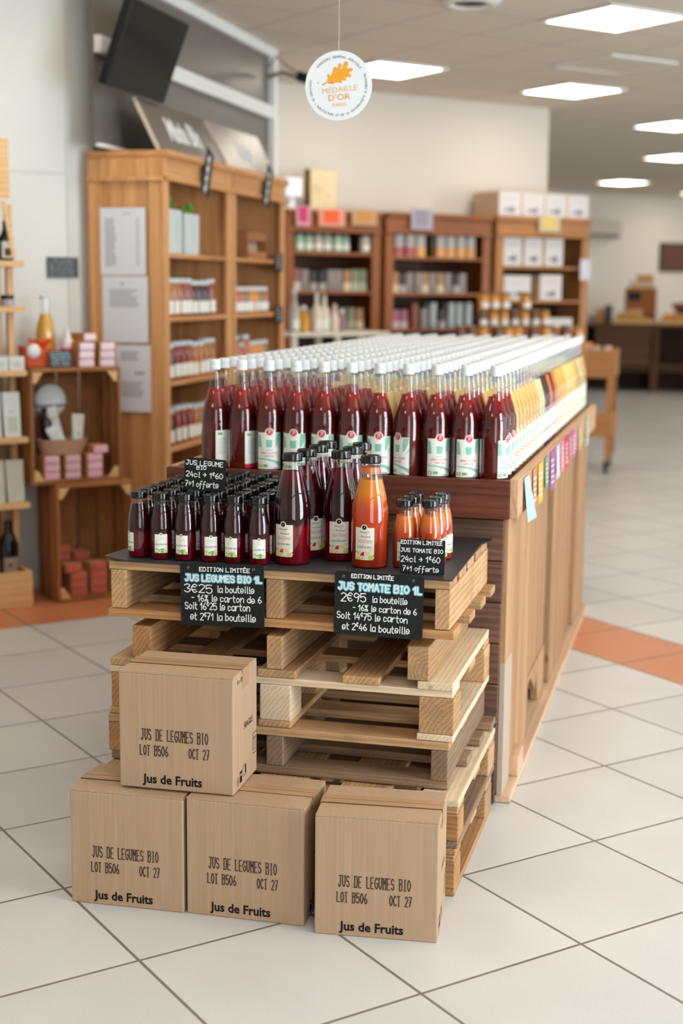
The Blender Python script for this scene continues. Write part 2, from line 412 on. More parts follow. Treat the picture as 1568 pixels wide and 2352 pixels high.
G = {  # hand lettering: strokes on a small grid, base line 2, capitals to 8, ~ = rounded
 'A': '022842 1434', 'B': '0802 ~0838473605 ~0536443202', 'C': '~472806042243', 'D': '~0838464432 0802 0838 0232', 'E': '48080242 0535', 'É': '48080242 0535 193a',
 'G': '~472806042243 434525', 'I': '1838 2822 1232', 'J': '1848 ~3834221203', 'L': '080242', 'M': '0208254842', 'N': '02084248', 'O': '~28060422444628',
 'S': '~4728071535432203', 'T': '0848 2822', 'U': '~08042244 4448', '0': '~28060422444628', '1': '062822', '2': '~0728474602 0242', '3': '~07284725 ~2544432203',
 '4': '280444 3632', '5': '480805 ~052645432203', '6': '~3816042243442504', '7': '084812 1535', '9': '~4625061828474632', '€': '~472806042243 0636 0434',
 '%': '0248 ~1807162718 ~3423324334', '+': '0545 2723', '-': '0535', '>': '0545 274523',
 'a': '~4616041233 4642', 'b': '0802 ~0526442203', 'c': '~4516041243', 'd': '4842 ~4526042243', 'e': '~04443616041243', 'f': '~4828161100 0535', 'i': '1612 1718',
 'l': '~18131222', 'n': '0602 ~04264542', 'o': '~2604224426', 'r': '0602 ~042646', 't': '~18132232 0636', 's': '~45260524432203', 'F': '480802 0535', 'u': '~0603224446 4642'}
SERIF = {'U': '0848', 'L': '08', 'M': '02420848', 'T': '22', 'D': '0802', 'B': '0802', 'E': '', 'J': '', '1': '22'}
def smooth_pts(p, closed):
    out = []; n = len(p)
    for k in range(n - 1):
        a = p[k - 1] if k else (p[-2] if closed else p[0]); b = p[k]; c = p[k + 1]; d = p[k + 2] if k + 2 < n else (p[1] if closed else p[-1])
        for q in range(4):
            t = q / 4.0
            out.append(tuple(0.5 * (2 * b[z] + (c[z] - a[z]) * t + (2 * a[z] - 5 * b[z] + 4 * c[z] - d[z]) * t * t + (3 * b[z] - a[z] - 3 * c[z] + d[z]) * t ** 3) for z in (0, 1)))
    out.append(p[-1]); return out
def strokes(ch, slab=False):
    res = []
    for part in G.get(ch, '').split():
        sm = part[0] == '~'; part = part.lstrip('~')
        p = [(int(part[k], 16), int(part[k + 1], 16) - 2) for k in range(0, len(part), 2)]
        res.append(smooth_pts(p, p[0] == p[-1]) if sm else [(float(a), float(b)) for a, b in p])
    if slab:
        q = SERIF.get(ch, '')
        for k in range(0, len(q), 2):
            x, y = int(q[k]), int(q[k + 1]) - 2; res.append([(x - 0.8, y), (x + 0.8, y)])
    return res
ADV = {' ': 3.2, 'i': 3.0, 'l': 3.0, 'I': 4.6, '1': 4.0, 't': 4.4, '-': 4.6, 'M': 5.6}
def hand(art, s, x, y, h, w, m, layer=2, wid=None, jit=0.25, slab=False, adv=5.4, rise=0.0):
    """writes s from (x, y); h = capital height; wid = total width; ^ raises the next sign"""
    k = h / 6.0
    adv_of = (lambda c: adv) if slab else (lambda c: ADV.get(c, adv))
    tot = sum(adv_of(c) * (0.7 if s[q - 1:q] == '^' else 1) for q, c in enumerate(s) if c != '^')
    kx = (wid / tot) if wid else k
    cx = 0.0; up = False
    for c in s:
        if c == '^': up = True; continue
        f = 0.62 if up else 1.0; oy = 3.0 if up else 0.0
        j1, j2 = random.uniform(-jit, jit), random.uniform(-jit, jit)
        for st in strokes(c, slab):
            art.line([(x + (cx + a * f + (b * 0.04 * jit if not slab else 0)) * kx, y + rise * (cx * kx) + (b * f + oy + j1) * k) for a, b in st], w * (0.8 if up else 1), m, layer)
        cx += adv_of(c) * (0.7 if up else 1); up = False
    return art
def art_flat(art, O, U, V, N, step=0.0003):
    """lays artwork on a plane: O origin, U right, V up, N out"""
    mb = MB(); O, U, V, N = Vector(O), Vector(U), Vector(V), Vector(N)
    for q, (vs, fs, m, l) in enumerate(art.items): mb.add([O + U * a + V * b + N * (l * step + (q % 31) * 4e-6) for a, b in vs], fs, m)
    return mb
def art_wrap(art, r, step=0.00025, seg=0.005):
    """wraps artwork round an upright cylinder, facing -Y"""
    mb = MB()
    for q_, (vs, fs, m, l) in enumerate(art.items):
        bm = bmesh.new(); bv = [bm.verts.new((a, b, 0)) for a, b in vs]
        for f in fs:
            try: bm.faces.new([bv[q] for q in f])
            except ValueError: pass
        xs = [v[0] for v in vs]; x = math.floor(min(xs) / seg) * seg + seg
        wide = max(max(vs[q][0] for q in f) - min(vs[q][0] for q in f) for f in fs)
        while wide > 0.008 and x < max(xs) - 1e-6:
            bmesh.ops.bisect_plane(bm, geom=bm.verts[:] + bm.edges[:] + bm.faces[:], plane_co=(x, 0, 0), plane_no=(1, 0, 0)); x += seg
        bm.verts.ensure_lookup_table(); bm.verts.index_update()
        R = r + l * step + (q_ % 9) * 6e-6
        mb.add([(R * sin(v.co.x / r), -R * cos(v.co.x / r), v.co.y) for v in bm.verts], [tuple(v.index for v in f.verts) for f in bm.faces], m)
        bm.free()
    return mb
def rounded(w, h, r, n=5, x=0.0, y=0.0):
    pts = []
    for cx, cy, a in ((w - r, r, -90), (w - r, h - r, 0), (r, h - r, 90), (r, r, 180)):
        for k in range(n + 1):
            t = radians(a + 90.0 * k / n); pts.append((x + cx + r * cos(t), y + cy + r * sin(t)))
    return pts
def face_at(x, y, s=0.0):
    """turn of a bottle so the artwork sits s (-1 left rim .. 1 right rim) as seen in the photograph"""
    return atan2(CAM.x - x, y - CAM.y) + asin(max(-1, min(1, s)))

# ================================================================== the setting
I0, I1, J1 = -6.0, 21.0, 14.6
def quad_ij(i0, j0, i1, j1, z0, z1): return [IJ(i0, j0, z0), IJ(i1, j1, z0), IJ(i1, j1, z1), IJ(i0, j0, z1)]
mb = MB(); mb.hexa([IJ(I0, WIN_J, -0.1), IJ(I1, WIN_J, -0.1), IJ(I1, J1, -0.1), IJ(I0, J1, -0.1)], [IJ(I0, WIN_J), IJ(I1, WIN_J), IJ(I1, J1), IJ(I0, J1)])
structure('floor', mb, floor_material())
mb = MB(); mb.hexa([IJ(I0, WIN_J, H), IJ(I1, WIN_J, H), IJ(I1, J1, H), IJ(I0, J1, H)], [IJ(I0, WIN_J, H + .1), IJ(I1, WIN_J, H + .1), IJ(I1, J1, H + .1), IJ(I0, J1, H + .1)])
structure('ceiling', mb, ceiling_material())
def wall_ij(name, i0, j0, i1, j1, z0, z1, th, m, holes=()):
    """upright slab from (i0,j0) to (i1,j1), thickness th to its left"""
    mb = MB(); a = Vector((i0, j0)); b = Vector((i1, j1)); d = (b - a).normalized(); n = Vector((-d.y, d.x)) * th
    P = [a, b, b + n, a + n]
    mb.hexa([IJ(p.x, p.y, z0) for p in P], [IJ(p.x, p.y, z1) for p in P], 0)
    return structure(name, mb, m)
LW = 3.55
wall_ij('wall_left', I0, LW, 0.272, LW, 0, H, 0.1, M_WALL)
mb = MB()
for i in (-2.25, -1.08, 0.13):
    P = [(i, LW), (i, LW - 0.006), (i + 0.035, LW - 0.006), (i + 0.035, LW)]
    mb.hexa([IJ(*p, 0.0) for p in P], [IJ(*p, H) for p in P])
P = [(I0, LW), (I0, LW - 0.004), (0.13, LW - 0.004), (0.13, LW)]
mb.hexa([IJ(*p, 2.005) for p in P], [IJ(*p, 2.02) for p in P])
structure('trim_1', mb, plain('panel_joint_strip', C(214, 214, 208), 0.6))
wall_ij('wall_back', 0.3, 6.55, 5.68, 6.55, 0, H, 0.12, M_BEIGE)
wall_ij('wall_far', 5.0, J1 - 0.2, I1, J1 - 0.2, 0, H, 0.1, M_BEIGE)
wall_ij('wall_corridor', 5.56, 6.67, 5.56, J1 - 0.2, 0, H, -0.12, M_BEIGE)
wall_ij('wall_right', I1, WIN_J, I1, J1, 0, H, -0.1, M_BEIGE)
wall_ij('wall_rear', I0, WIN_J, I0, LW, 0, H, 0.1, M_WALL)

structure('wall_side', MB().box(-2.80, -2.70, 2.55, 7.2, 0, H), M_BEIGE)
# window front behind the camera: sill wall, head, piers, then one frame per window
mb = MB()
def slab_ij(mb, i0, i1, j0, j1, z0, z1, m=0):
    P = [(i0, j0), (i1, j0), (i1, j1), (i0, j1)]
    return mb.hexa([IJ(*p, z0) for p in P], [IJ(*p, z1) for p in P], m)
slab_ij(mb, I0, I1, WIN_J - 0.06, WIN_J, 0, 0.15); slab_ij(mb, I0, I1, WIN_J - 0.06, WIN_J, 2.90, H)
prev = I0
for ci, w in WINDOWS:
    slab_ij(mb, prev, ci - w / 2, WIN_J - 0.06, WIN_J, 0.15, 2.90); prev = ci + w / 2
slab_ij(mb, prev, I1, WIN_J - 0.06, WIN_J, 0.15, 2.90)
structure('wall_front', mb, M_BEIGE)
for q, (ci, w) in enumerate(WINDOWS):
    mb = MB()
    for k in range(4):
        x = ci - w / 2 + (w - 0.07) * k / 3; slab_ij(mb, x, x + 0.07, WIN_J - 0.05, WIN_J + 0.03, 0.15, 2.90)
    for z in (0.15, 2.05, 2.83): slab_ij(mb, ci - w / 2, ci + w / 2, WIN_J - 0.05, WIN_J + 0.03, z, z + 0.07)
    structure('window_%d' % (q + 2), mb, plain('window_frame_grey', C(90, 92, 96), 0.5))

# grey glazed partition above the oak cabinets (its panes and white rails)
PX = -2.30
win = thing('window_1', 'grey glazed partition with white rails above the oak cabinets', 'partition', (PX, 2.44, 0)); win['kind'] = 'structure'
obj('pane', MB().box(-0.02, 0.0, 0, 2.80, 2.128, H), M_GREY, win)
mb = MB().box(0.0, 0.045, 2.72, 2.80, 2.127, H)
mb.box(0.0, 0.04, 0, 2.72, H - 0.06, H); mb.box(0.0, 0.04, 0, 2.72, 2.555, 2.635); mb.box(0.0, 0.03, 0, 2.72, 2.127, 2.145)
obj('frame', mb, M_WHITE, win, bevel=0.004)

# ================================================================== ceiling lights
M_LIT = emit('lit_diffuser', (1.0, 0.91, 0.79, 1), 15.0)
def ceiling_panel(lit):
    t = thing('ceiling_light', '', 'ceiling light')
    mb = MB(); a = 0.298; b = 0.272
    for x0, x1, y0, y1 in ((-a, a, -a, -b), (-a, a, b, a), (-a, -b, -b, b), (b, a, -b, b)): mb.box(x0, x1, y0, y1, -0.014, 0.0)
    obj('frame', mb, M_WHITE, t)
    obj('diffuser', MB().box(-b, b, -b, b, -0.009, 0.0), M_LIT if lit else plain('unlit_diffuser', C(222, 214, 200), 0.6), t)
    return t
lm = Maker(ceiling_panel(True))
for (i, j), lab in zip(((3.26, 3.16), (3.32, 5.5), (5.06, 5.56), (7.44, 6.82), (9.82, 9.16), (12.1, 12.46)),
    ('largest square ceiling light, brightest and nearest at the upper right corner', 'square ceiling light just behind the hanging medal sign', 'square ceiling light above the tan bookcase, right of the medal sign',
     'square ceiling light cut by the photo edge, upper one of that pair', 'square ceiling light cut by the photo edge, lower one of that pair', 'smallest, farthest square ceiling light near the far wall')):
    lm.put(IJ(i, j, H), TH, lab, 'square ceiling lights')
for i, j in ((0.86, 0.76), (3.26, 0.76), (5.66, 0.76), (0.86, -1.64), (3.26, -1.64), (-1.54, 0.76), (5.66, 3.16), (-1.54, -1.64), (7.46, 3.16), (0.26, 2.56), (14.66, 11.56), (14.66, 8.56), (12.26, 7.96), (17.06, 12.76), (17.06, 9.16), (14.66, 13.36), (15.86, 12.16), (-3.94, 0.76), (-3.94, -1.64)):  # unseen panels added to brighten the room, far wall and box fronts
    lm.put(IJ(i, j, H), TH, 'square ceiling light added overhead out of view for more light', 'square ceiling lights added out of view')
u = ceiling_panel(False); u.name = 'ceiling_panel'; u.location = IJ(4.42, 4.4, H); u.rotation_euler = (0, 0, TH)
tag(u, 'pale unlit square panel in the ceiling between the lit ones', 'ceiling panel')
mb = MB().lathe([(0.16, 0), (0.16, -0.02), (0.12, -0.035), (0.09, -0.02)], 24)
v = obj('ceiling_vent', mb, M_WHITE, None, IJ(2.28, 3.2, H)); tag(v, 'round white ceiling vent at the upper edge of the photo', 'vent')
obj('grille', MB().lathe([(0.085, -0.012), (0.085, -0.026), (0.02, -0.032)], 20), M_BLACK, v)

# ================================================================== hanging medal sign
MY = 0.15
med = thing('hanging_sign', 'round white medal sign with an orange oak leaf, hung from the ceiling', 'sign', (-0.522, MY, 2.0586))
R = 0.0973
obj('disc', MB().prism([(R * cos(2 * pi * k / 64), R * sin(2 * pi * k / 64)) for k in range(64)], -0.003, 0.003), plain('white_sign_card', C(232, 235, 238), 0.6), med)
a = Art(); KM = 0.8045
for x, y, r_ in ((-0.030, 0.018, 0.011), (-0.012, 0.029, 0.016), (0.008, 0.038, 0.018), (0.024, 0.046, 0.016)): a.disc(x, y, r_, 0, 1, 20)
a.line([(-0.058, 0.003), (-0.03, 0.018)], 0.004, 0, 1)
for (x0, y0), (x1, y1), w in (((-0.03, 0.018), (-0.036, 0.036), 0.010), ((-0.02, 0.03), (-0.012, 0.06), 0.012), ((-0.004, 0.038), (0.006, 0.071), 0.013), ((0.02, 0.05), (0.028, 0.076), 0.016), ((0.02, 0.046), (0.047, 0.055), 0.012),
                             ((0.014, 0.034), (0.042, 0.034), 0.011), ((0.0, 0.022), (0.026, 0.022), 0.009), ((-0.014, 0.016), (0.010, 0.013), 0.008), ((-0.034, 0.012), (-0.016, 0.009), 0.007)):
    a.line([(x0, y0), (x1, y1)], w, 0, 1)
a.text("MÉDAILLE", 0.006, -0.022, 0.020, 1, xs=1.08, rot=0.10); a.text("D'OR", 0.004, -0.050, 0.022, 0, xs=1.15, rot=0.08); a.text("PARIS", 0.005, -0.072, 0.013, 1, xs=1.15, rot=0.08)
def ring_text(a, s, r, a_mid, span, h, m, inside):
    for k, ch in enumerate(s):
        if ch == ' ': continue
        t = a_mid + span * (0.5 - (k + 0.5) / len(s)) * (1 if not inside else -1)
        rr = r if not inside else r
        rot = t - pi / 2 if not inside else t + pi / 2
        a.text(ch, rr * cos(t), rr * sin(t), h, m, rot=rot)
ring_text(a, 'CONCOURS GÉNÉRAL AGRICOLE', 0.096, radians(88), radians(106), 0.0085, 2, False)
ring_text(a, "MINISTÈRE DE L'AGRICULTURE ET DE LA SOUVERAINETÉ ALIMENTAIRE", 0.106, radians(-84), radians(214), 0.0080, 2, True)
a.text('®', -0.073, 0.008, 0.006, 2)
obj('print', art_flat(a, (0, -0.0034, 0), (KM, 0, 0), (0, 0, KM), (0, -1, 0)), [M_GOLD, M_PEACH, M_DGREY], med)
obj('cord', MB().tube([(0, 0, R - 0.004), (0, 0, H - 2.0586)], 0.0009, 6), M_STEEL, med)
med.rotation_euler = (0, 0, radians(3))

# ================================================================== bottles
def tall_label(front, acc, text):
    """label for the tall bottle: front or back side"""
    a = Art()
    if front:
        a.poly([(-0.037, 0.0), (0.037, 0.0), (0.037, 0.107), (-0.037, 0.107)], 0, 1); a.disc(0, 0.107, 0.0135, 0, 1.2, 24)
        a.disc(0, 0.1085, 0.0098, 1, 2, 22)
        # the script initial
        a.line(smooth_pts([(-0.0035, 0.1025), (-0.001, 0.1085), (0.0005, 0.114)], False), 0.0013, 3, 3)
        a.line(smooth_pts([(-0.005, 0.1115), (-0.002, 0.1145), (0.003, 0.1145), (0.005, 0.1115), (0.002, 0.1085), (-0.0015, 0.1085)], False), 0.0012, 3, 3)
        a.line(smooth_pts([(0.0022, 0.1055), (0.0036, 0.1035), (0.0052, 0.1048)], False), 0.0008, 3, 3)
        a.poly([(-0.036, 0.064), (-0.024, 0.064), (-0.027, 0.097), (-0.033, 0.101), (-0.036, 0.101)], 2, 2)
        a.poly([(-0.009, 0.064), (0.007, 0.064), (0.0085, 0.086), (-0.0105, 0.086)], 2, 2)
        a.poly([(0.019, 0.064), (0.025, 0.070), (0.034, 0.088), (0.036, 0.105), (0.020, 0.105), (0.018, 0.085)], 2, 2)
        a.poly([(0.027, 0.058), (0.036, 0.068), (0.036, 0.078)], 2, 2)
        a.rect(-0.011, 0.0555, 0.011, 0.0568, 6, 2)
        if text:
            a.text('HIBISCUS FRAISE', 0, 0.0445, 0.0058, 1, xs=0.9); a.text('MENTHE', 0, 0.0350, 0.0058, 1, xs=0.95)
        else:
            a.rect(-0.020, 0.044, 0.020, 0.0495, 1, 2); a.rect(-0.012, 0.035, 0.012, 0.040, 1, 2)
        a.poly([(-0.037, 0.029), (-0.026, 0.0285), (-0.005, 0.026), (0.014, 0.019), (0.030, 0.010), (0.037, 0.004), (0.037, 0.018), (0.022, 0.024), (0.002, 0.029), (-0.018, 0.0315), (-0.037, 0.031)], 2, 2)
        a.rect(-0.034, 0.005, -0.023, 0.014, 4, 2); a.disc(-0.0285, 0.0095, 0.003, 0, 3, 10); a.rect(-0.019, 0.006, -0.005, 0.0135, 4, 2)
        a.rect(0.012, 0.002, 0.026, 0.0035, 5, 2)
    else:
        a.poly([(-0.033, 0.0), (0.033, 0.0), (0.033, 0.108), (-0.033, 0.108)], 0, 1)
        a.rect(-0.033, 0.0, 0.033, 0.012, 1, 2)
        for k in range(9): a.rect(-0.024, 0.040 + k * 0.0056, -0.024 + random.uniform(0.025, 0.046), 0.0412 + k * 0.0056, 6, 2)
        a.rect(-0.026, 0.094, -0.012, 0.102, 4, 2)
        for k in range(13): a.rect(0.006 + k * 0.0016, 0.016, 0.006 + k * 0.0016 + random.choice((0.0005, 0.0009)), 0.034, 5, 2)
    return a
TALL = [(0.030, 0.0), (0.0385, 0.0015), (0.041, 0.006), (0.041, 0.160), (0.0402, 0.170), (0.0375, 0.183), (0.0335, 0.198), (0.0285, 0.214), (0.0238, 0.229), (0.0196, 0.246), (0.0168, 0.262), (0.0148, 0.280), (0.0142, 0.296), (0.0152, 0.300), (0.0152, 0.303)]
def inner(prof, fill, gap=0.0016):
    out = [(max(prof[0][0] - gap, 0.001), prof[0][1] + gap)]
    for k in range(1, len(prof)):
        r, z = prof[k]; r0, z0 = prof[k - 1]
        if z >= fill:
            t = (fill - z0) / (z - z0); out.append((r0 + (r - r0) * t - gap, fill)); break
        out.append((r - gap, max(z, gap)))
    return out
TALL = [(r * 0.978, z) for r, z in TALL]
glass_tall = MB().lathe(TALL, 28).mesh('tall_bottle_glass', M_GLASS, 35)
mb = MB()
rib = []
for k in range(28): rib.append(0.0158 if k % 2 else 0.0151)
mb.lathe([(0.0162, 0.299), (0.0166, 0.302), (0.0166, 0.307), (0.0158, 0.308), (0.0158, 0.326), (0.0148, 0.3285)], 28)
for z in (0.311, 0.315, 0.319): mb.lathe([(0.0160, z), (0.0164, z + 0.0008), (0.0160, z + 0.0016)], 28, caps=False)
cap_tall = mb.mesh('tall_bottle_cap', M_CAPW, 30)
LBM = {}
def label_mesh(front, acc, accm, text):
    k = (front, acc, text)
    if k not in LBM:
        mb = art_wrap(tall_label(front, acc, text), 0.0402, 0.0002)
        mb.v = [(x, y, z + 0.014) for x, y, z in mb.v]
        if not front: mb.xf(Matrix.Rotation(pi, 4, 'Z'))
        LBM[k] = mb.mesh('tall_bottle_label', [M_LABEL, accm, M_MINT if acc == 'hib' else plain('label_tint_' + acc, TINT[acc], 0.6), M_LABEL, M_GREEN, M_BLACKINK, M_GREYINK])
    return LBM[k]
TINT = {'hib': C(136, 196, 172), 'amber': C(168, 206, 160), 'pear': C(176, 208, 150), 'dark': C(206, 160, 196), 'carrot': C(240, 180, 120), 'orange': C(244, 200, 90), 'yellow': C(236, 222, 120)}
ACC = {'hib': C(206, 38, 66), 'amber': C(214, 150, 60), 'pear': C(130, 170, 70), 'dark': C(120, 40, 110), 'carrot': C(226, 100, 40), 'orange': C(234, 150, 30), 'yellow': C(226, 190, 40)}
JUICE = {
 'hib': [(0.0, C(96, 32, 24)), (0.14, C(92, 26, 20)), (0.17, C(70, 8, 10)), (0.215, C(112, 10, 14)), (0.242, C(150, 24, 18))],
 'amber': [(0.0, C(206, 150, 74)), (0.20, C(222, 172, 96)), (0.245, C(228, 190, 120))],
 'pear': [(0.0, C(214, 190, 130)), (0.24, C(226, 208, 160))],
 'dark': [(0.0, C(38, 12, 16)), (0.24, C(58, 18, 22))],
 'carrot': [(0.0, C(206, 90, 34)), (0.24, C(226, 112, 46))],
 'orange': [(0.0, C(232, 160, 40)), (0.24, C(238, 178, 66))],
 'yellow': [(0.0, C(236, 200, 84)), (0.24, C(240, 212, 120))]}
def make_tall(kind, word):
    o = link('juice_bottle', glass_tall); tag(o, '', 'bottle')
    jm = MB().lathe(inner(TALL, 0.242 if kind in ('hib', 'dark') else 0.238), 28).mesh('tall_bottle_juice', juice('juice_' + kind, JUICE[kind]), 40)
    link('juice', jm, o); link('cap', cap_tall, o)
    accm = plain('label_accent_' + kind, ACC[kind], 0.6, 0.3)
    link('label', label_mesh(True, kind, accm, kind == 'hib'), o)
    link('back_label', label_mesh(False, kind, accm, False), o)
    return Maker(o)
WORD = {'hib': 'dark red hibiscus juice', 'amber': 'amber juice', 'pear': 'pale cloudy juice', 'dark': 'almost black juice', 'carrot': 'orange red juice', 'orange': 'orange juice', 'yellow': 'yellow juice'}
TM = {}
TRAY_Z = 0.9445
PITCH = 0.0832
XR = -0.028; COLP = 0.0832; YF = 0.035
ROWK = {}
def kind_at(r, c):
    # r row from the front, c column from the left; each juice stands in its own block of rows
    if r == 0: return 'hib'
    if r <= 2: return 'hib' if (c <= 5 or c >= 8) else ('amber' if c in (5, 6) else 'hib')
    if r <= 4: return 'hib' if c <= 4 else 'amber'
    if r <= 9: return 'amber' if c > 2 else 'hib'
    if r <= 11: return 'pear'
    return ('dark', 'dark', 'carrot', 'dark', 'carrot', 'orange', 'amber', 'orange', 'orange', 'yellow', 'pear', 'yellow', 'yellow', 'yellow', 'amber', 'amber', 'pear', 'pear', 'amber', 'amber')[min(r - 12, 19)]
FRONT_S = [0.95, 0.9, 0.03, -0.2, -0.15, -0.02, -0.05, -0.72, 0.28, 0.3, 0.93]
ROWS = 32; count = 0; stuff_pos = []
for r in range(ROWS):
    for c in range(11):
        kind = kind_at(r, c)
        x = XR - (10 - c) * COLP + random.uniform(-0.0004, 0.0004); y = YF + r * PITCH + random.uniform(-0.0004, 0.0004)
        if r >= 23 and c < 10 and count >= 296: stuff_pos.append((x, y, kind)); continue
        if count >= 298 and c < 10: stuff_pos.append((x, y, kind)); continue
        count += 1
        if kind not in TM: TM[kind] = make_tall(kind, WORD[kind])
        if r == 0:
            side = 'outer left end' if c == 0 else 'outer right corner' if c == 10 else ORD[c] + ' from its left end'
            lab = 'tall red bottle in the front row of the display, ' + side
            rz = face_at(x, y, FRONT_S[c])
            if c == 0: rz = face_at(x, y, 0.55) + pi + 0.25
            if c == 1: rz = face_at(x, y, 0.55) + pi + 0.45
            TM[kind].put((x, y, TRAY_Z), rz, lab, 'front row of tall juice bottles')
        else:
            zone = 'right edge row' if c == 10 else 'left edge row' if c == 0 else 'middle'
            if r <= 2: lab = 'tall bottle of %s, %s row from front, %s from left' % (WORD[kind], ORD[r], ORD[c]); grp = 'tall bottles just behind the front row'
            elif c == 10: lab = 'tall bottle of %s on the right rim of the long display' % WORD[kind]; grp = '%s bottles along the right rim' % WORD[kind]
            elif c == 0: lab = 'tall bottle of %s on the left rim of the long display' % WORD[kind]; grp = '%s bottles along the left rim' % WORD[kind]
            else: lab = 'tall white-capped bottle of %s inside the long display' % WORD[kind]; grp = '%s bottles inside the display' % WORD[kind]
            TM[kind].put((x, y, TRAY_Z), face_at(x, y, 0.0) + radians(random.uniform(-35, 60) if c < 10 else 48), lab, grp)
mb = MB(); order = list(JUICE)
for x, y, kind in stuff_pos:
    mb.lathe(inner(TALL, 0.24), 12, 2 + order.index(kind), (x, y, TRAY_Z)); mb.lathe(TALL[3:], 12, 0, (x, y, TRAY_Z), caps=False); mb.lathe([(0.0166, 0.299), (0.0162, 0.3285)], 12, 1, (x, y, TRAY_Z))
if stuff_pos:
    s_ = obj('bottle_mass', mb, [M_GLASS, M_CAPW] + [juice('juice_' + k, JUICE[k]) for k in order], None, smooth=35)
    tag(s_, 'far white-capped bottles packed at the back end of the long display', 'bottles', None, 'stuff')

# ------------------------------------------------------------------ black-lidded bottles
def lid_mesh(r, z0, z1, name):
    h = z1 - z0
    return MB().lathe([(r * 0.96, z0), (r, z0 + h * 0.12), (r, z0 + h * 0.25), (r * 0.985, z0 + h * 0.32), (r * 0.99, z0 + h * 0.72), (r * 0.95, z0 + h * 0.93), (r * 0.86, z1), (r * 0.74, z1), (r * 0.70, z1 - h * 0.09), (r * 0.05, z1 - h * 0.09)], 32).mesh(name, M_CAPB, 28)
LITRE = [(0.038, 0.0), (0.0445, 0.0015), (0.0475, 0.006), (0.0475, 0.122), (0.0472, 0.138), (0.0458, 0.155), (0.0430, 0.172), (0.0392, 0.188), (0.0345, 0.206), (0.0302, 0.222), (0.0268, 0.236), (0.0246, 0.246), (0.0238, 0.252), (0.0250, 0.254), (0.0250, 0.258), (0.0234, 0.260), (0.0234, 0.266)]
SMALL = [(0.022, 0.0), (0.0268, 0.0012), (0.0286, 0.0045), (0.0286, 0.082), (0.0282, 0.094), (0.0270, 0.106), (0.0250, 0.117), (0.0226, 0.127), (0.0203, 0.136), (0.0188, 0.143), (0.0184, 0.147), (0.0193, 0.149), (0.0193, 0.152), (0.0182, 0.153), (0.0182, 0.158)]
lid_l = lid_mesh(0.0262, 0.262, 0.2815, 'litre_lid'); lid_s = lid_mesh(0.0214, 0.154, 0.1715, 'small_lid')
glass_l = MB().lathe(LITRE, 40).mesh('litre_glass', M_GLASS, 35); glass_s = MB().lathe(SMALL, 32).mesh('small_glass', M_GLASS, 35)
def litre_label(name):
    a = Art(); w = 0.0255
    a.rect(-w, 0, w, 0.082, 0, 1); a.disc(0, 0.082, 0.0085, 0, 1.2, 24); a.disc(0, 0.0825, 0.0058, 1, 2, 22)
    a.text('P', 0.0, 0.0805, 0.0045, 0, 3, shear=0.3)
    a.text('Pressoirs', 0.0, 0.0685, 0.0052, 1, xs=0.9, shear=0.35); a.text('de', 0.004, 0.0635, 0.0030, 1, shear=0.35); a.text('Provence', 0.003, 0.0575, 0.0052, 1, xs=0.9, shear=0.35)
    a.text('Les', 0.002, 0.0515, 0.0030, 2, shear=0.35); a.text('ÉDITIONS LIMITÉES', 0.002, 0.0455, 0.0036, 2, xs=0.86)
    a.rect(-0.016, 0.0438, 0.021, 0.0442, 2, 2); a.rect(-0.016, 0.0502, 0.021, 0.0506, 2, 2)
    a.text('jus', -0.003, 0.0375, 0.0022, 1); a.text(name, -0.001, 0.0300, 0.0052, 1, xs=0.95)
    a.text('100 cl', 0.016, 0.0232, 0.0022, 1)
    # coloured fruit shapes along the foot
    def quarter(x, y, r, q, m): a.poly([(x, y)] + [(x + r * cos(t), y + r * sin(t)) for t in [q * pi / 2 + pi / 2 * k / 8 for k in range(9)]], m, 2)
    a.disc(-0.0165, 0.0205, 0.0055, 4, 2, 14, pi, 2 * pi); a.disc(0.0165, 0.0062, 0.0062, 4, 2, 20); quarter(0.0005, 0.0105, 0.0105, 1, 3); a.disc(0.0095, 0.0165, 0.0052, 5, 2, 18); a.rect(0.0045, 0.0135, 0.0146, 0.0212, 5, 2)
    quarter(-0.022, 0.0008, 0.0075, 0, 5); a.rect(-0.0160, 0.0008, -0.0105, 0.0100, 5, 2); a.disc(-0.0105, 0.0008, 0.0055, 5, 2, 12, 0, pi); a.disc(-0.004, 0.0052, 0.0012, 1, 2, 8)
    a.poly([(w, 0.0), (w - 0.004, 0.0), (w, 0.006)], 3, 2); a.poly([(-w, 0.021), (-w + 0.004, 0.021), (-w, 0.015)], 3, 2); a.poly([(w, 0.0125), (w - 0.005, 0.0125), (w, 0.0085)], 3, 2)
    return a
def small_label(name):
    a = Art(); w = 0.0170
    a.rect(-w, 0, w, 0.0485, 0, 1); a.disc(0, 0.0485, 0.0042, 0, 1.2, 18); a.disc(0, 0.0487, 0.0030, 3, 2, 16)
    a.text('Pressoirs', 0, 0.0405, 0.0031, 4, xs=0.9, shear=0.35); a.text('Provence', 0.001, 0.0358, 0.0031, 4, xs=0.9, shear=0.35)
    a.rect(-0.011, 0.0335, 0.009, 0.0338, 4, 2); a.text('jus', 0, 0.0262, 0.0014, 1); a.text(name, 0, 0.0202, 0.0043, 1, xs=0.92)
    for x, y, r, m, a0, a1 in ((-0.011, 0.0075, 0.0045, 2, 0, pi), (-0.004, 0.0095, 0.0035, 3, pi, 2 * pi), (0.003, 0.0075, 0.0050, 3, 0, pi), (0.011, 0.0095, 0.0045, 2, pi / 2, 1.5 * pi), (-0.012, 0.0030, 0.0035, 3, pi, 2 * pi), (0.0035, 0.0040, 0.0040, 3, 0, 2 * pi), (0.0125, 0.0040, 0.0036, 2, 0, 2 * pi), (-0.0045, 0.0030, 0.0030, 2, 0, pi)):
        a.disc(x, y, r, m, 2, 12, a0, a1)
    return a
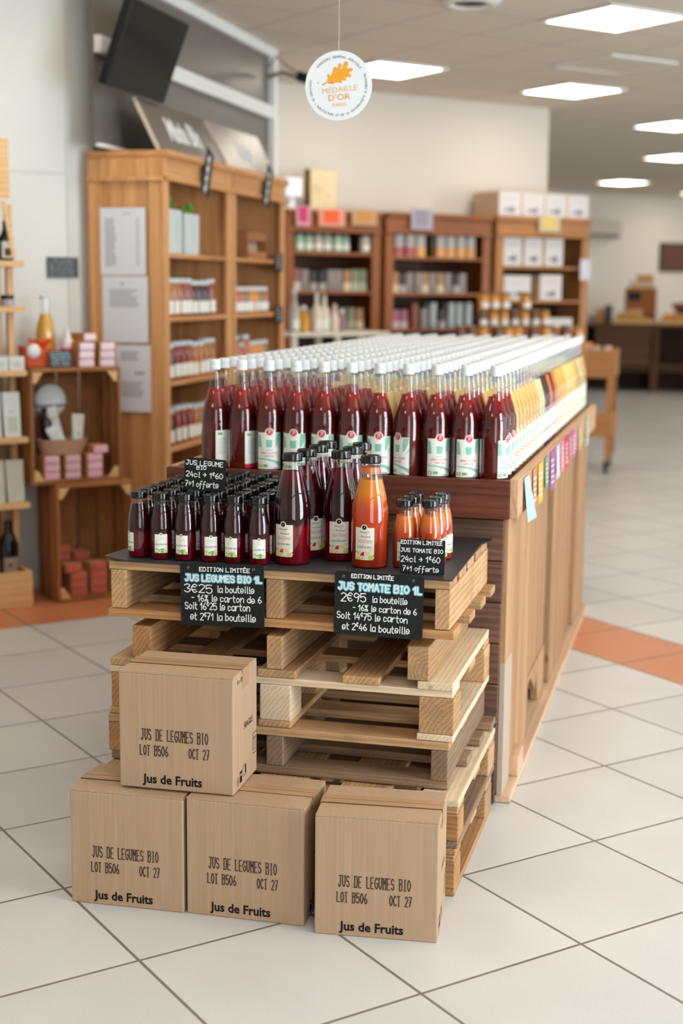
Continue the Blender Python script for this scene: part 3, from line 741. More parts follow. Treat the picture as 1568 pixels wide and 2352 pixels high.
def wrap_label(art, r, z, mats, nm):
    mb = art_wrap(art, r + 0.0002, 0.0002); mb.v = [(x, y, q + z) for x, y, q in mb.v]; return mb.mesh(nm, mats)
LMAT = [M_LABEL2, M_BLACKINK, M_RED, M_MAG, M_LIME, M_YEL]
SMAT = [M_LABEL, M_BLACKINK, M_LIME, M_GREEN, plain('pale_green_print', C(176, 196, 150), 0.7)]
BEET = [(0.0, C(104, 0, 14)), (0.098, C(118, 0, 18)), (0.106, C(36, 2, 8)), (0.19, C(42, 2, 10)), (0.235, C(92, 2, 22))]  # brighter red in the lower half, darker red above
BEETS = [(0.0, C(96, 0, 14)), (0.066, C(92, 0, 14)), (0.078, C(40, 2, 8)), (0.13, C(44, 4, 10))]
TOMA = [(0.0, C(164, 44, 14)), (0.145, C(190, 62, 22)), (0.172, C(208, 94, 26)), (0.19, C(214, 124, 30)), (0.24, C(216, 130, 42))]
TOMAS = [(0.0, C(164, 44, 16)), (0.088, C(190, 66, 24)), (0.112, C(210, 104, 30)), (0.13, C(216, 116, 38))]
def make_bottle(nm, prof, glass, lid, fill, jmat, lab, back=None, haze=None):
    o = link(nm, glass); tag(o, '', 'bottle')
    link('juice', MB().lathe(inner(prof, fill), 36).mesh(nm + '_juice', jmat, 40), o); link('lid', lid, o); link('label', lab, o)
    if back: link('back_label', back, o)
    if haze: link('pulp_film', haze, o)
    return Maker(o)
TOPZ = 0.7885
def back_mesh(r, z, w, h, nm):
    a = Art(); a.rect(-w, 0, w, h, 0, 1)
    for k in range(8): a.rect(-w * 0.8, h * 0.38 + k * h * 0.07, -w * 0.8 + w * random.uniform(0.9, 1.5), h * 0.395 + k * h * 0.07, 1, 2)
    for k in range(10): a.rect(w * 0.1 + k * w * 0.07, h * 0.06, w * 0.1 + k * w * 0.07 + w * random.choice((0.02, 0.04)), h * 0.28, 2, 2)
    mb = art_wrap(a, r + 0.0002, 0.0002); mb.v = [(x, y, q + z) for x, y, q in mb.v]; mb.xf(Matrix.Rotation(pi, 4, 'Z')); return mb.mesh(nm, [M_LABEL, M_GREYINK, M_BLACKINK])
bk_l = back_mesh(0.0475, 0.022, 0.024, 0.075, 'litre_back_label'); bk_s = back_mesh(0.0286, 0.018, 0.016, 0.046, 'small_back_label')
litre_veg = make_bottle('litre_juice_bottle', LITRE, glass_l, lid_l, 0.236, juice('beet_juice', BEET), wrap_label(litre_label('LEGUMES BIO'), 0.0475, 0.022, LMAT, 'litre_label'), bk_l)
film = MB().lathe([(r - 0.0012, z) for r, z in LITRE[10:14]], 36, caps=False).mesh('litre_pulp_film', plain('tomato_pulp_film', C(206, 100, 44), 0.5), 40)
litre_tom = make_bottle('litre_juice_bottle', LITRE, glass_l, lid_l, 0.222, juice('tomato_juice', TOMA), wrap_label(litre_label('TOMATE BIO'), 0.0475, 0.022, LMAT, 'litre_label'), bk_l, film)
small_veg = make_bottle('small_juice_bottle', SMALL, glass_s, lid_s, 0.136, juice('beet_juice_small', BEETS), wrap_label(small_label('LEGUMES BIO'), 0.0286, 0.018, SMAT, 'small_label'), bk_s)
small_tom = make_bottle('small_juice_bottle', SMALL, glass_s, lid_s, 0.132, juice('tomato_juice_small', TOMAS), wrap_label(small_label('TOMATE BIO'), 0.0286, 0.018, SMAT, 'small_label'), bk_s)
V1 = [(-0.462, -0.510, -0.48), (-0.452, -0.410, 0.5), (-0.449, -0.305, 0.4), (-0.452, -0.208, 0.2)]
V2 = [(-0.357, -0.424, -0.08), (-0.353, -0.318, 0.3), (-0.352, -0.215, 0.3)]
for n_, (seq, w) in enumerate(((V1, 'left'), (V2, 'right'))):
    for k, (x, y, s_) in enumerate(seq):
        where = 'front one of the longer file beside the small bottles' if (n_ == 0 and k == 0) else 'front one of the file behind the tomato bottle' if k == 0 else '%s in the %s file going back' % (ORD[k], 'longer' if n_ == 0 else 'shorter')
        litre_veg.put((x, y, TOPZ), face_at(x, y, s_), 'one-litre dark red bottle, ' + where, 'one-litre vegetable juice bottles')
litre_tom.put((-0.262, -0.492, TOPZ), face_at(-0.262, -0.492, -0.30), 'one-litre orange tomato juice bottle with a black lid')
SX = [-0.8665, -0.8005, -0.7345, -0.6685, -0.6025, -0.5365]; SS = [-0.9, -0.02, -0.38, 0.02, -0.36, 0.02]
for c, x in enumerate(SX):
    for r in range(8):
        y = -0.552 + r * 0.0655 + (0.003 if c == 0 else 0) + random.uniform(-0.002, 0.002); xx = x + random.uniform(-0.002, 0.002)
        lab = ('small dark red bottle in the front row, ' + ('left end' if c == 0 else 'right end' if c == 5 else ORD[c] + ' from the left end')) if r == 0 else 'small dark red bottle, %s row from the front, %s' % (ORD[r], ('left edge' if c == 0 else 'right edge' if c == 5 else ORD[c] + ' from the left edge'))
        small_veg.put((xx, y, TOPZ), face_at(xx, y, SS[c] if r == 0 else random.uniform(-0.6, 0.6)), lab, 'small vegetable juice bottles on the pallet')
for k, (x, y, s_) in enumerate([(-0.176, -0.480, -0.05), (-0.172, -0.418, 0.3), (-0.172, -0.356, 0.2), (-0.112, -0.470, -0.02), (-0.108, -0.406, 0.78), (-0.105, -0.342, 0.8)]):
    small_tom.put((x, y, TOPZ), face_at(x, y, s_), 'small orange tomato juice bottle, %s one of the %s file' % (('front', 'middle', 'rear')[k % 3], 'left' if k < 3 else 'right'), 'small tomato juice bottles behind the price card')

# ================================================================== pallet stack
def board(t, nm, x0, x1, y0, y1, z0, z1, m, bev=0.0025):
    """one piece of timber, modelled along its own length so the grain runs with it"""
    d = (x1 - x0, y1 - y0, z1 - z0); c = Vector(((x0 + x1) / 2, (y0 + y1) / 2, (z0 + z1) / 2)) - t.location
    k = max(range(3), key=lambda q: d[q])
    if k == 0: hx, hy, hz, rz = d[0] / 2, d[1] / 2, d[2] / 2, random.uniform(-0.004, 0.004)
    else: hx, hy, hz, rz = d[1] / 2, d[0] / 2, d[2] / 2, pi / 2 + random.uniform(-0.004, 0.004)
    return obj(nm, MB().box(-hx, hx, -hy, hy, -hz, hz), m, t, c, rz, bevel=bev)
PO, PG, PN, PW = W_PALLET_O, W_PALLET_G, W_PALLET, W_PALLET_W
# topmost pallet: three long bearers, boards across above and below
t = thing('pallet', 'topmost pallet of the stack, under the charcoal mat with bottles', 'pallet', (-0.48, -0.3, 0.635), 0, 'wooden pallets in the stack')
for x0, x1 in ((-0.924, -0.882), (-0.505, -0.461), (-0.071, -0.033)): board(t, 'bearer', x0, x1, -0.6, -0.005, 0.659, 0.760, PN)
for y0, y1 in ((-0.6, -0.505), (-0.46, -0.37), (-0.335, -0.245), (-0.21, -0.12), (-0.1, -0.01)): board(t, 'deck_board', -0.93, -0.034, y0, y1, 0.7605, 0.783, PN)
for y0, y1, x1 in ((-0.602, -0.51, -0.022), (-0.42, -0.34, -0.012), (-0.25, -0.17, -0.010), (-0.09, -0.012, -0.008)): board(t, 'bottom_board', -0.933, x1, y0, y1, 0.636, 0.658, PO if y0 < -0.5 else PN)
# second pallet: bearers set in
t = thing('pallet', 'second pallet from the top, its bearers set in from the edges', 'pallet', (-0.48, -0.3, 0.526), 0, 'wooden pallets in the stack')
for x0, x1, m in ((-0.870, -0.818, PO), (-0.502, -0.460, PN), (-0.137, -0.083, PN)): board(t, 'bearer', x0, x1, -0.6 if x0 > -0.8 else -0.59, -0.01, 0.527, 0.613, m)
for y0, y1 in ((-0.47, -0.38), (-0.3, -0.21), (-0.1, -0.02)): board(t, 'deck_board', -0.9, -0.07, y0, y1, 0.613, 0.6345, PN)
for x0, x1, y1 in ((-0.515, -0.452, -0.02),): pass
# third: blocks and wide deck boards
t = thing('pallet', 'pale block pallet with wide gaps in its deck, third from the top', 'pallet', (-0.48, -0.3, 0.374), 0, 'wooden pallets in the stack')
for x0, x1 in ((-0.93, -0.84), (-0.73, -0.65), (-0.525, -0.425), (-0.304, -0.209), (-0.112, -0.022)): board(t, 'deck_board', x0, x1, -0.603, -0.008, 0.506, 0.526, PW if x0 > -0.2 else PN)
for y0, y1 in ((-0.6, -0.50), (-0.345, -0.255), (-0.1, -0.01)): board(t, 'cross_board', -0.93, -0.022, y0, y1, 0.487, 0.5055, PW if y0 < -0.5 else PN)
for x0, x1 in ((-0.928, -0.83), (-0.52, -0.438), (-0.107, -0.019)):
    for y0, y1 in ((-0.6, -0.50), (-0.345, -0.255), (-0.1, -0.01)):
        if x0 > -0.2 and y0 == -0.345: continue
        board(t, 'block', x0, x1, y0 - (0.02 if y1 - y0 < 0.085 else 0), y1, 0.393, 0.4865, PW if (x0 > -0.6 and y0 < -0.5 and x0 < -0.2) else PO if x0 < -0.8 else PN)
    board(t, 'bottom_board', x0 - 0.004, x1, -0.602, -0.008, 0.3755, 0.3925, PW if x0 > -0.2 else PN)
# fourth: weathered bearers
t = thing('pallet', 'weathered grey pallet with closely spaced deck boards, fourth from the top', 'pallet', (-0.48, -0.3, 0.25), 0, 'wooden pallets in the stack')
for x0, x1, m in ((-0.937, -0.90, PO), (-0.503, -0.458, PG), (-0.074, -0.031, PG)): board(t, 'bearer', x0, x1, -0.6, -0.005, 0.2725, 0.352, m)
for k, (y0, y1) in enumerate(((-0.602, -0.51), (-0.412, -0.330), (-0.235, -0.155), (-0.08, -0.01))): board(t, 'deck_board', -0.937, -0.028, y0, y1, 0.3525, 0.3745, PN)
for k, (y0, y1) in enumerate(((-0.6, -0.51), (-0.41, -0.33), (-0.235, -0.155), (-0.09, -0.015))): board(t, 'bottom_board', -0.93, (-0.03, -0.012, -0.006, 0.004)[k], y0, y1, 0.251, 0.272, PG)
# fifth and sixth: block pallets on the floor
for zz, lab, yo in ((0.1245, 'block pallet behind the cardboard boxes, second from the floor', 0.0), (0.001, 'lowest block pallet, standing on the tiled floor', 0.0)):
    t = thing('pallet', lab, 'pallet', (-0.46, -0.36, zz), 0, 'wooden pallets in the stack')
    xr = 0.008 if zz > 0.1 else 0.002
    for x0, x1 in ((-0.93, -0.80), (-0.70, -0.57), (-0.52, -0.39), (-0.30, -0.17), (xr - 0.1, xr)): board(t, 'deck_board', x0, x1, -0.66, -0.045, zz + 0.106, zz + 0.1235, PW if (x0 > -0.2 and zz > 0.1) else PO if x0 > -0.2 else PN)
    for y0, y1 in ((-0.66, -0.56), (-0.40, -0.31), (-0.145, -0.045)): board(t, 'cross_board', -0.93, xr - 0.002, y0, y1, zz + 0.0885, zz + 0.1055, PN)
    for x0, x1 in ((-0.93, -0.83), (-0.51, -0.41), (xr - 0.10, xr)):
        for y0, y1 in ((-0.66, -0.575), (-0.40, -0.31), (-0.165, -0.05)):
            if x0 > -0.2 and y0 == -0.40: continue
            board(t, 'block', x0, x1, y0, y1, zz + 0.0185, zz + 0.088, PN if y0 > -0.5 else PO)
        board(t, 'bottom_board', x0, x1, -0.66, -0.05, zz, zz + 0.018, PG if zz > 0.1 and x0 > -0.2 else PN if x0 < -0.2 else PO)
# mat with a lifted corner
mb = MB(); nx, ny = 24, 14
def mz(u, v): return 0.7842 + 0.0085 * max(0, (abs(u - 0.02) < 0.02) * 0) + 0.010 * max(0, (0.06 - u) / 0.06) * max(0, (0.4 - v) / 0.4) - 0.0 * v
X0, X1, Y0, Y1 = -0.936, -0.028, -0.612, 0.052
def mx(u, v): return X0 + (X1 - X0) * u - 0.012 * v * (u > 0.97) + (0.02 * v * (u > 0.97) if v > 0.9 else 0)
top = [(mx(a / nx, b / ny), min(Y0 + (Y1 - Y0) * b / ny, -0.002) if a / nx < 0.0 else Y0 + (-0.006 - Y0) * b / ny, mz(a / nx, b / ny) + 0.0035) for b in range(ny + 1) for a in range(nx + 1)]
bot = [(x, y, z - 0.0032) for x, y, z in top]; N_ = len(top); fs = []
for b in range(ny):
    for a in range(nx):
        p = b * (nx + 1) + a; q = (p, p + 1, p + nx + 2, p + nx + 1); fs.append(q); fs.append(tuple(N_ + k for k in reversed(q)))
edge = [a for a in range(nx + 1)] + [b * (nx + 1) + nx for b in range(1, ny + 1)] + [ny * (nx + 1) + a for a in range(nx - 1, -1, -1)] + [b * (nx + 1) for b in range(ny - 1, 0, -1)]
for k in range(len(edge)):
    a, b = edge[k], edge[(k + 1) % len(edge)]; fs.append((a, N_ + a, N_ + b, b))
mb.add(top + bot, fs); o = obj('rubber_mat', mb, M_MAT, None, smooth=40)
tag(o, 'charcoal rubber mat under the bottles on the topmost pallet', 'mat')

# ------------------------------------------------------------------ chalkboards
def chalkboard(nm, label, w, h, loc, rx, ry, art, r, eyelets=True, group=None):
    t = thing(nm, label, 'price sign', loc, 0, group)
    pts = rounded(w, h, r); mb = MB().prism(pts, -0.0015, 0.0015); bd = obj('board', mb, M_SLATE, t)
    obj('chalk_writing', art_flat(art, (0, -0.0016, 0), (1, 0, 0), (0, 0, 1), (0, -1, 0), 0.00015), [M_CHALK, M_TEAL], t)
    if eyelets:
        for x in (0.022, w - 0.026): obj('eyelet', MB().tube([(x + 0.0028 * cos(q * pi / 6), -0.0022, h - 0.012 + 0.0028 * sin(q * pi / 6)) for q in range(13)], 0.0006, 5), M_STEEL, bd)
    t.rotation_euler = (rx, ry, 0); return t
def outline(a, s, x, y, h, wid):
    st = random.getstate(); hand(a, s, x, y, h, 0.0082, 1, 2, wid); random.setstate(st); hand(a, s, x, y, h, 0.0030, 0, 3, wid)
a = Art(); hand(a, 'EDITION LIMITÉE', 0.052, 0.1395, 0.0098, 0.0021, 0, 2, 0.136); outline(a, 'JUS LEGUMES BIO 1L', 0.014, 0.114, 0.0155, 0.206)
hand(a, '3€25', 0.011, 0.084, 0.021, 0.0026, 0, 2, 0.078); hand(a, 'la bouteille', 0.099, 0.0865, 0.0165, 0.0023, 0, 2, 0.100)
hand(a, '- 16% le carton de 6', 0.030, 0.0625, 0.0165, 0.0023, 0, 2, 0.188); hand(a, 'Soit 16^€25 le carton', 0.012, 0.041, 0.0175, 0.0024, 0, 2, 0.175); hand(a, 'et 2^€71 la bouteille', 0.026, 0.0145, 0.0175, 0.0024, 0, 2, 0.176)
chalkboard('price_sign', 'black chalkboard on the pallet edge offering vegetable juice at three euros twenty-five', 0.222, 0.160, (-0.724, -0.6185, 0.632), radians(-2), radians(-1.4), a, 0.008, True, 'black chalk price signs')
a = Art(); hand(a, 'EDITION LIMITÉE', 0.042, 0.1435, 0.0092, 0.0021, 0, 2, 0.108); outline(a, 'JUS TOMATE BIO 1L', 0.010, 0.113, 0.0170, 0.212)
hand(a, '2€95', 0.017, 0.0835, 0.021, 0.0026, 0, 2, 0.066); hand(a, 'la bouteille', 0.096, 0.0855, 0.0150, 0.0022, 0, 2, 0.090)
hand(a, '- 16% le carton de 6', 0.048, 0.0620, 0.0150, 0.0022, 0, 2, 0.162); hand(a, 'Soit 14^€75 le carton', 0.008, 0.0395, 0.0165, 0.0023, 0, 2, 0.180); hand(a, 'et 2^€46 la bouteille', 0.022, 0.0125, 0.0165, 0.0023, 0, 2, 0.172)
chalkboard('price_sign', 'black chalkboard on the pallet edge offering tomato juice at two euros ninety-five', 0.224, 0.158, (-0.322, -0.6185, 0.637), radians(-2), radians(0.6), a, 0.008, True, 'black chalk price signs')
a = Art(); hand(a, 'JUS LEGUME', 0.004, 0.0655, 0.0115, 0.0020, 0, 2, 0.104); hand(a, 'BIO', 0.034, 0.0545, 0.0085, 0.0018, 0, 2, 0.028)
hand(a, '24cl > 1^€60', 0.006, 0.0345, 0.0135, 0.0021, 0, 2, 0.103); hand(a, '7+1 offerte', 0.005, 0.0095, 0.0145, 0.0021, 0, 2, 0.093)
chalkboard('price_card', 'small chalk card reading jus legume, propped on the small dark red bottles', 0.113, 0.084, (-0.765, -0.487, 0.9615), radians(-4), radians(2.2), a, 0.004, False, 'small chalk price cards')
a = Art(); hand(a, 'EDITION LIMITEÉ', 0.002, 0.0745, 0.0088, 0.0018, 0, 2, 0.105); hand(a, 'JUS TOMATE BIO', 0.002, 0.0545, 0.0090, 0.0018, 0, 2, 0.107)
hand(a, '24cl > 1^€60', 0.003, 0.0305, 0.0140, 0.0020, 0, 2, 0.100); hand(a, '7+1 offerte', 0.008, 0.0075, 0.0125, 0.0020, 0, 2, 0.092)
chalkboard('price_card', 'small chalk card reading jus tomate bio, standing before small orange bottles', 0.112, 0.087, (-0.1675, -0.570, 0.7885), radians(-5), 0, a, 0.004, False, 'small chalk price cards')

# ================================================================== cardboard boxes
def print_art():
    a = Art(); st = random.getstate(); random.seed(3)
    hand(a, 'JUS DE LEGUMES BIO', 0.056, 0.121, 0.0265, 0.0026, 0, 2, 0.170, 0.0, True, 6.3); hand(a, 'LOT B506', 0.053, 0.083, 0.0240, 0.0026, 0, 2, 0.073, 0.0, True, 6.3); hand(a, 'OCT 27', 0.176, 0.083, 0.0240, 0.0026, 0, 2, 0.053, 0.0, True, 6.3)
    random.setstate(st)
    a.text('Jus de Fruits', 0.061, 0.0145, 0.0225, 1, 2, 'LEFT', 0.96, 0.04)
    return a
PRINT = art_flat(print_art(), (0, -0.0003, 0), (1, 0, 0), (0, 0, 1), (0, -1, 0), 0.0001).mesh('box_print', [M_INK, M_BLACKINK])
def side_art():
    a = Art()     # runs back along the right side: u = depth, v = height
    a.text('6 x 100 cl FR', 0.030, 0.262, 0.0130, 1, 2, 'LEFT', 0.85); a.text('FRAGILE', 0.085, 0.138, 0.0165, 1, 2, 'LEFT', 0.85, 0.008)
    r = rounded(0.034, 0.052, 0.006, 4, 0.158, 0.052)
    a.line(r + [r[0]], 0.0016, 1, 2); a.line([(0.163, 0.061), (0.187, 0.061)], 0.0014, 1, 2)
    for x in (0.169, 0.181): a.line([(x, 0.066), (x, 0.094)], 0.0016, 1, 2); a.line([(x - 0.0035, 0.088), (x, 0.096), (x + 0.0035, 0.088)], 0.0014, 1, 2)
    a.line([(0.035 + 0.007 * cos(q), 0.022 + 0.010 * sin(q)) for q in [pi * k / 8 for k in range(17)]], 0.0014, 1, 2); a.text('F', 0.035, 0.017, 0.009, 1)
    a.rect(0.050, 0.014, 0.068, 0.042, 1, 2); a.rect(0.053, 0.030, 0.065, 0.036, 2, 3); a.line(rounded(0.028, 0.026, 0.004, 3, 0.074, 0.022) + [(0.098, 0.022)], 0.0014, 1, 2); a.rect(0.092, 0.026, 0.100, 0.046, 1, 2)
    return a
SIDE = art_flat(side_art(), (0.0003, 0, 0), (0, 1, 0), (0, 0, 1), (1, 0, 0), 0.0001).mesh('box_side_print', [M_INK, M_BLACKINK, M_CARD])
def carton(label, x0, y0, z0, w, d, h, rz, open_=0.0):
    t = thing('cardboard_box', label, 'box', (x0, y0, z0), rz, 'cardboard juice boxes before the pallets')
    obj('carton', MB().box(0, w, 0, d, 0, h - 0.004), M_CARD, t, bevel=0.003)
    for k, (ya, yb) in enumerate(((0.001, d / 2 - 0.0012), (d / 2 + 0.0012, d - 0.001))):
        lift = open_ * (0.004 if k else 0.002); mb = MB()
        ys = [(ya, 0.0), (ya + (yb - ya) * 0.5, 0.0015), (yb, lift)] if k == 0 else [(ya, lift), (ya + (yb - ya) * 0.5, 0.0015), (yb, 0.0)]
        for (a0, l0), (a1, l1) in zip(ys, ys[1:]):
            mb.hexa([(0.001, a0, h - 0.004), (w - 0.001, a0, h - 0.004), (w - 0.001, a1, h - 0.004), (0.001, a1, h - 0.004)], [(0.001, a0, h + l0 * 0.6), (w - 0.001, a0, h + l0), (w - 0.001, a1, h + l1), (0.001, a1, h + l1 * 0.6)])
        obj('flap', mb, M_CARD, t)
    mb = MB(); y0_, y1_ = d / 2 - 0.026, d / 2 + 0.026; lf = 0.0035 * open_ + 0.0006; mb.box(-0.0006, w + 0.0006, y0_, y1_, h + lf, h + lf + 0.0003)
    for x in (-0.0010, w + 0.0004): mb.box(x, x + 0.0006, y0_, y1_, h - 0.045, h + lf + 0.0003)
    obj('packing_tape', mb, M_TAPE, t)
    mb = MB().box(0.002, w - 0.002, d / 2 - 0.0007, d / 2 + 0.0007, h + lf + 0.0003, h + lf + 0.0006); obj('seam', mb, M_SEAM, t)
    link('print', PRINT, t); p = link('side_print', SIDE, t, (w, 0, 0))
    return t
carton('cardboard box on the floor, outer left of the bottom three', -0.893, -0.936, 0.0, 0.286, 0.195, 0.287, radians(2.2), 1.0)
carton('cardboard box on the floor between its two neighbours', -0.600, -0.922, 0.0, 0.290, 0.200, 0.290, radians(0.6), 0.6)
carton('cardboard box on the floor, outer right, nearest to the camera', -0.277, -0.946, 0.0, 0.286, 0.203, 0.290, radians(5.2), 1.0)
carton('single cardboard box stacked on top of two others', -0.778, -0.899, 0.2935, 0.286, 0.195, 0.287, radians(1.4), 0.7)

# ================================================================== the long bottle display
LY = 2.72
t = thing('display_table', 'long plank-sided display counter holding hundreds of tall bottles', 'display table', (-0.45, 1.3, 0))
def dpart(nm, x0, x1, y0, y1, z0, z1, m, bev=0.002, loc=None):
    c = Vector(((x0 + x1) / 2, (y0 + y1) / 2, (z0 + z1) / 2)); return obj(nm, MB().box(x0 - c.x, x1 - c.x, y0 - c.y, y1 - c.y, z0 - c.z, z1 - c.z), m, t, c - t.location, bevel=bev)
dpart('tray_front', -0.99, 0.028, -0.034, -0.008, 0.848, 0.957, W_TRAY)
dpart('tray_rail', 0.0285, 0.052, -0.03, LY, 0.850, 0.961, W_RAIL); dpart('tray_rail', -0.995, -0.975, -0.03, LY, 0.850, 0.957, W_RAIL); dpart('tray_back', -0.97, 0.026, LY - 0.02, LY, 0.85, 0.957, W_TRAY)
dpart('tray_floor', -0.974, 0.027, -0.007, LY - 0.021, 0.920, 0.9435, plain('tray_floor_board', C(120, 84, 60), 0.7))
for k in range(7):
    z = 0.004 + k * 0.12
    dpart('front_board', -0.97, 0.004 + 0.0012 * k, -0.004, 0.018, z, z + 0.117, W_ROUGH, 0.003)
for k, (y0, y1, x1, m) in enumerate(((0.022, 0.60, 0.022, W_PLANK), (0.645, 1.205, 0.004, W_PLANK), (1.27, 1.74, 0.022, W_PLANK), (1.785, 2.19, 0.004, W_PLANK), (2.235, 2.70, 0.022, W_PLANK))):
    dpart('side_plank', x1 - 0.024, x1, y0, y1, 0.03 if k != 1 else 0.19, 0.848, m)
dpart('base_board', -0.06, 0.048, 0.02, 2.70, 0.002, 0.022, W_KICK); dpart('corner_strip', 0.006, 0.0235, 0.0185, 0.16, 0.022, 0.42, plain('pale_grey_strip', C(184, 164, 146), 0.6))
dpart('fixing_block', 0.0205, 0.046, 0.20, 0.33, 0.023, 0.085, W_KICK)
mb = MB().prism([(0.65, 0.19), (1.205, 0.19), (1.205, 0.03), (1.02, 0.03), (0.965, 0.15), (0.93, 0.09), (0.80, 0.17), (0.65, 0.16)], -0.004, 0.018)
mb.v = [(-y, x, z) for x, y, z in mb.v]; mb.v = [(-x - 0.0 if False else x + 0.022, y, z) for x, y, z in mb.v]
mb.v = [(x - (0.018), y, z) for x, y, z in mb.v]
mb.v = [(x - t.location.x, y - t.location.y, z) for x, y, z in mb.v]; obj('split_plank_end', mb, W_PLANK, t)
dpart('back_panel', -0.97, -0.95, 0.02, 2.7, 0.03, 0.848, W_ROUGH); dpart('inner_panel', -0.30, -0.28, 0.03, 2.68, 0.03, 0.846, plain('dark_inside_board', C(60, 44, 36), 0.8))
for k in range(3): dpart('leg', -0.9 + 0.4 * k * 0, -0.83, 0.06 + 1.2 * k, 0.12 + 1.2 * k, 0.002, 0.846, W_PLANK)
# price tags along the rail
TAGS = [(0.075, 0.105, 0.125, 'light blue', C(176, 204, 212), 0.02), (0.28, 0.09, 0.12, 'kraft brown', C(188, 138, 98), 0.0), (0.42, 0.11, 0.125, 'mustard yellow', C(214, 176, 78), 0.0), (0.60, 0.09, 0.10, 'grey green', C(120, 150, 122), 0.0), (0.76, 0.13, 0.13, 'purple', C(150, 92, 160), 0.0),
        (0.95, 0.11, 0.115, 'lilac white', C(206, 196, 216), 0.0), (1.10, 0.11, 0.11, 'salmon pink', C(222, 140, 140), 0.0), (1.24, 0.13, 0.115, 'magenta', C(204, 60, 120), 0.0), (1.40, 0.09, 0.10, 'rust', C(190, 120, 90), 0.0), (1.52, 0.13, 0.11, 'violet pink', C(190, 104, 160), 0.0), (1.80, 0.11, 0.11, 'beige', C(196, 160, 130), 0.0), (2.15, 0.13, 0.13, 'pale sage green', C(170, 184, 158), 0.0)]
for k, (y, w, h, cn, col, dx) in enumerate(TAGS):
    g = thing('price_tag', '%s price tag on the side rail of the bottle display' % cn, 'price tag', (0.0545, y, 0.951), 0, 'coloured price tags on the rail')
    x2 = 0.014 if k == 0 else 0.004
    mb = MB(); mb.hexa([(x2, 0, -h), (x2 + 0.001, 0, -h), (x2 + 0.001 + (0.012 if k == 0 else 0), w, -h), (x2 + (0.012 if k == 0 else 0), w, -h)], [(0, 0, 0), (0.001, 0, 0), (0.001, w, 0), (0, w, 0)]); obj('card', mb, plain('tag_' + cn.replace(' ', '_'), col, 0.6), g)
    mb = MB()
    for q in range(5): mb.hexa([(x2 * (0.25 + q * 0.14) + 0.0016, w * 0.15, -h * (0.27 + q * 0.14)), (x2 * (0.25 + q * 0.14) + 0.0019, w * 0.15, -h * (0.27 + q * 0.14)), (x2 * (0.25 + q * 0.14) + 0.0019, w * random.uniform(0.6, 0.85), -h * (0.27 + q * 0.14)), (x2 * (0.25 + q * 0.14) + 0.0016, w * 0.7, -h * (0.27 + q * 0.14))],
                               [(x2 * (0.2 + q * 0.14) + 0.0016, w * 0.15, -h * (0.22 + q * 0.14)), (x2 * (0.2 + q * 0.14) + 0.0019, w * 0.15, -h * (0.22 + q * 0.14)), (x2 * (0.2 + q * 0.14) + 0.0019, w * random.uniform(0.6, 0.85), -h * (0.22 + q * 0.14)), (x2 * (0.2 + q * 0.14) + 0.0016, w * 0.7, -h * (0.22 + q * 0.14))])
    if k: obj('writing', mb, plain('tag_white_writing', C(236, 226, 214), 0.7), g)

# ================================================================== oak cabinets on the left (their open fronts face +X)
def cupboard(nm, label, loc, rz, W, D, HT, zs, ws, wx, wb, frieze=0.13, stile=0.06, group=None, papers=False):
    """open shelf unit, front on the local -Y side"""
    t = thing(nm, label, 'cabinet', loc, rz, group)
    for x0, x1 in ((0.0, 0.022), (W - 0.022, W)):
        obj('side_panel', MB().box(-0.011, 0.011, 0.02, D, 0.0, HT - 0.03), ws, t, (x0 + 0.011, 0, 0))
    for x0, x1 in ((0, stile), (W - stile, W)): obj('stile', MB().box(x0 - (x0 + x1) / 2, (x1 - x0) / 2, 0.0, 0.022, 0.08, HT - frieze), ws, t, ((x0 + x1) / 2, -0.002, 0), bevel=0.003)
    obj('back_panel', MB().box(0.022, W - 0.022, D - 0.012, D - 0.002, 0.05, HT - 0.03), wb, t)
    for z in zs: obj('shelf', MB().box(-W / 2 + 0.023, W / 2 - 0.023, 0.005, D - 0.014, -0.022, 0.0), wx, t, (W / 2, 0, z), bevel=0.003)
    obj('frieze', MB().box(-W / 2, W / 2, -0.004, 0.02, HT - frieze, HT - 0.03), wx, t, (W / 2, -0.002, 0), bevel=0.003)
    mb = MB(); mb.box(-0.006, W + 0.006, -0.028, D, HT - 0.03, HT); mb.box(-0.003, W + 0.003, -0.018, D, HT - 0.042, HT - 0.0305)
    mb.v = [(x - W / 2, y, z) for x, y, z in mb.v]; obj('cornice', mb, wx, t, (W / 2, 0, 0), bevel=0.004)
    mb = MB().box(-W / 2 - 0.006, W / 2 + 0.006, -0.016, 0.0, HT - frieze - 0.012, HT - frieze + 0.010); obj('moulding', mb, wx, t, (W / 2, -0.007, 0), bevel=0.004)
    obj('plinth', MB().box(0.0, W, 0.0, D - 0.02, 0.0, 0.0795), wb, t)
    return t
CX, CY0 = -2.0, 2.55
ZS1 = [1.640, 1.330, 1.015, 0.690, 0.40, 0.10]
c1 = cupboard('oak_cabinet', 'open oak cabinet nearest the white wall, with paper sheets on its side', (CX, CY0, 0), pi / 2, 0.99, 0.39, 2.12, ZS1, W_OAK, W_OAKX, W_OAKD, group='oak cabinets along the partition')
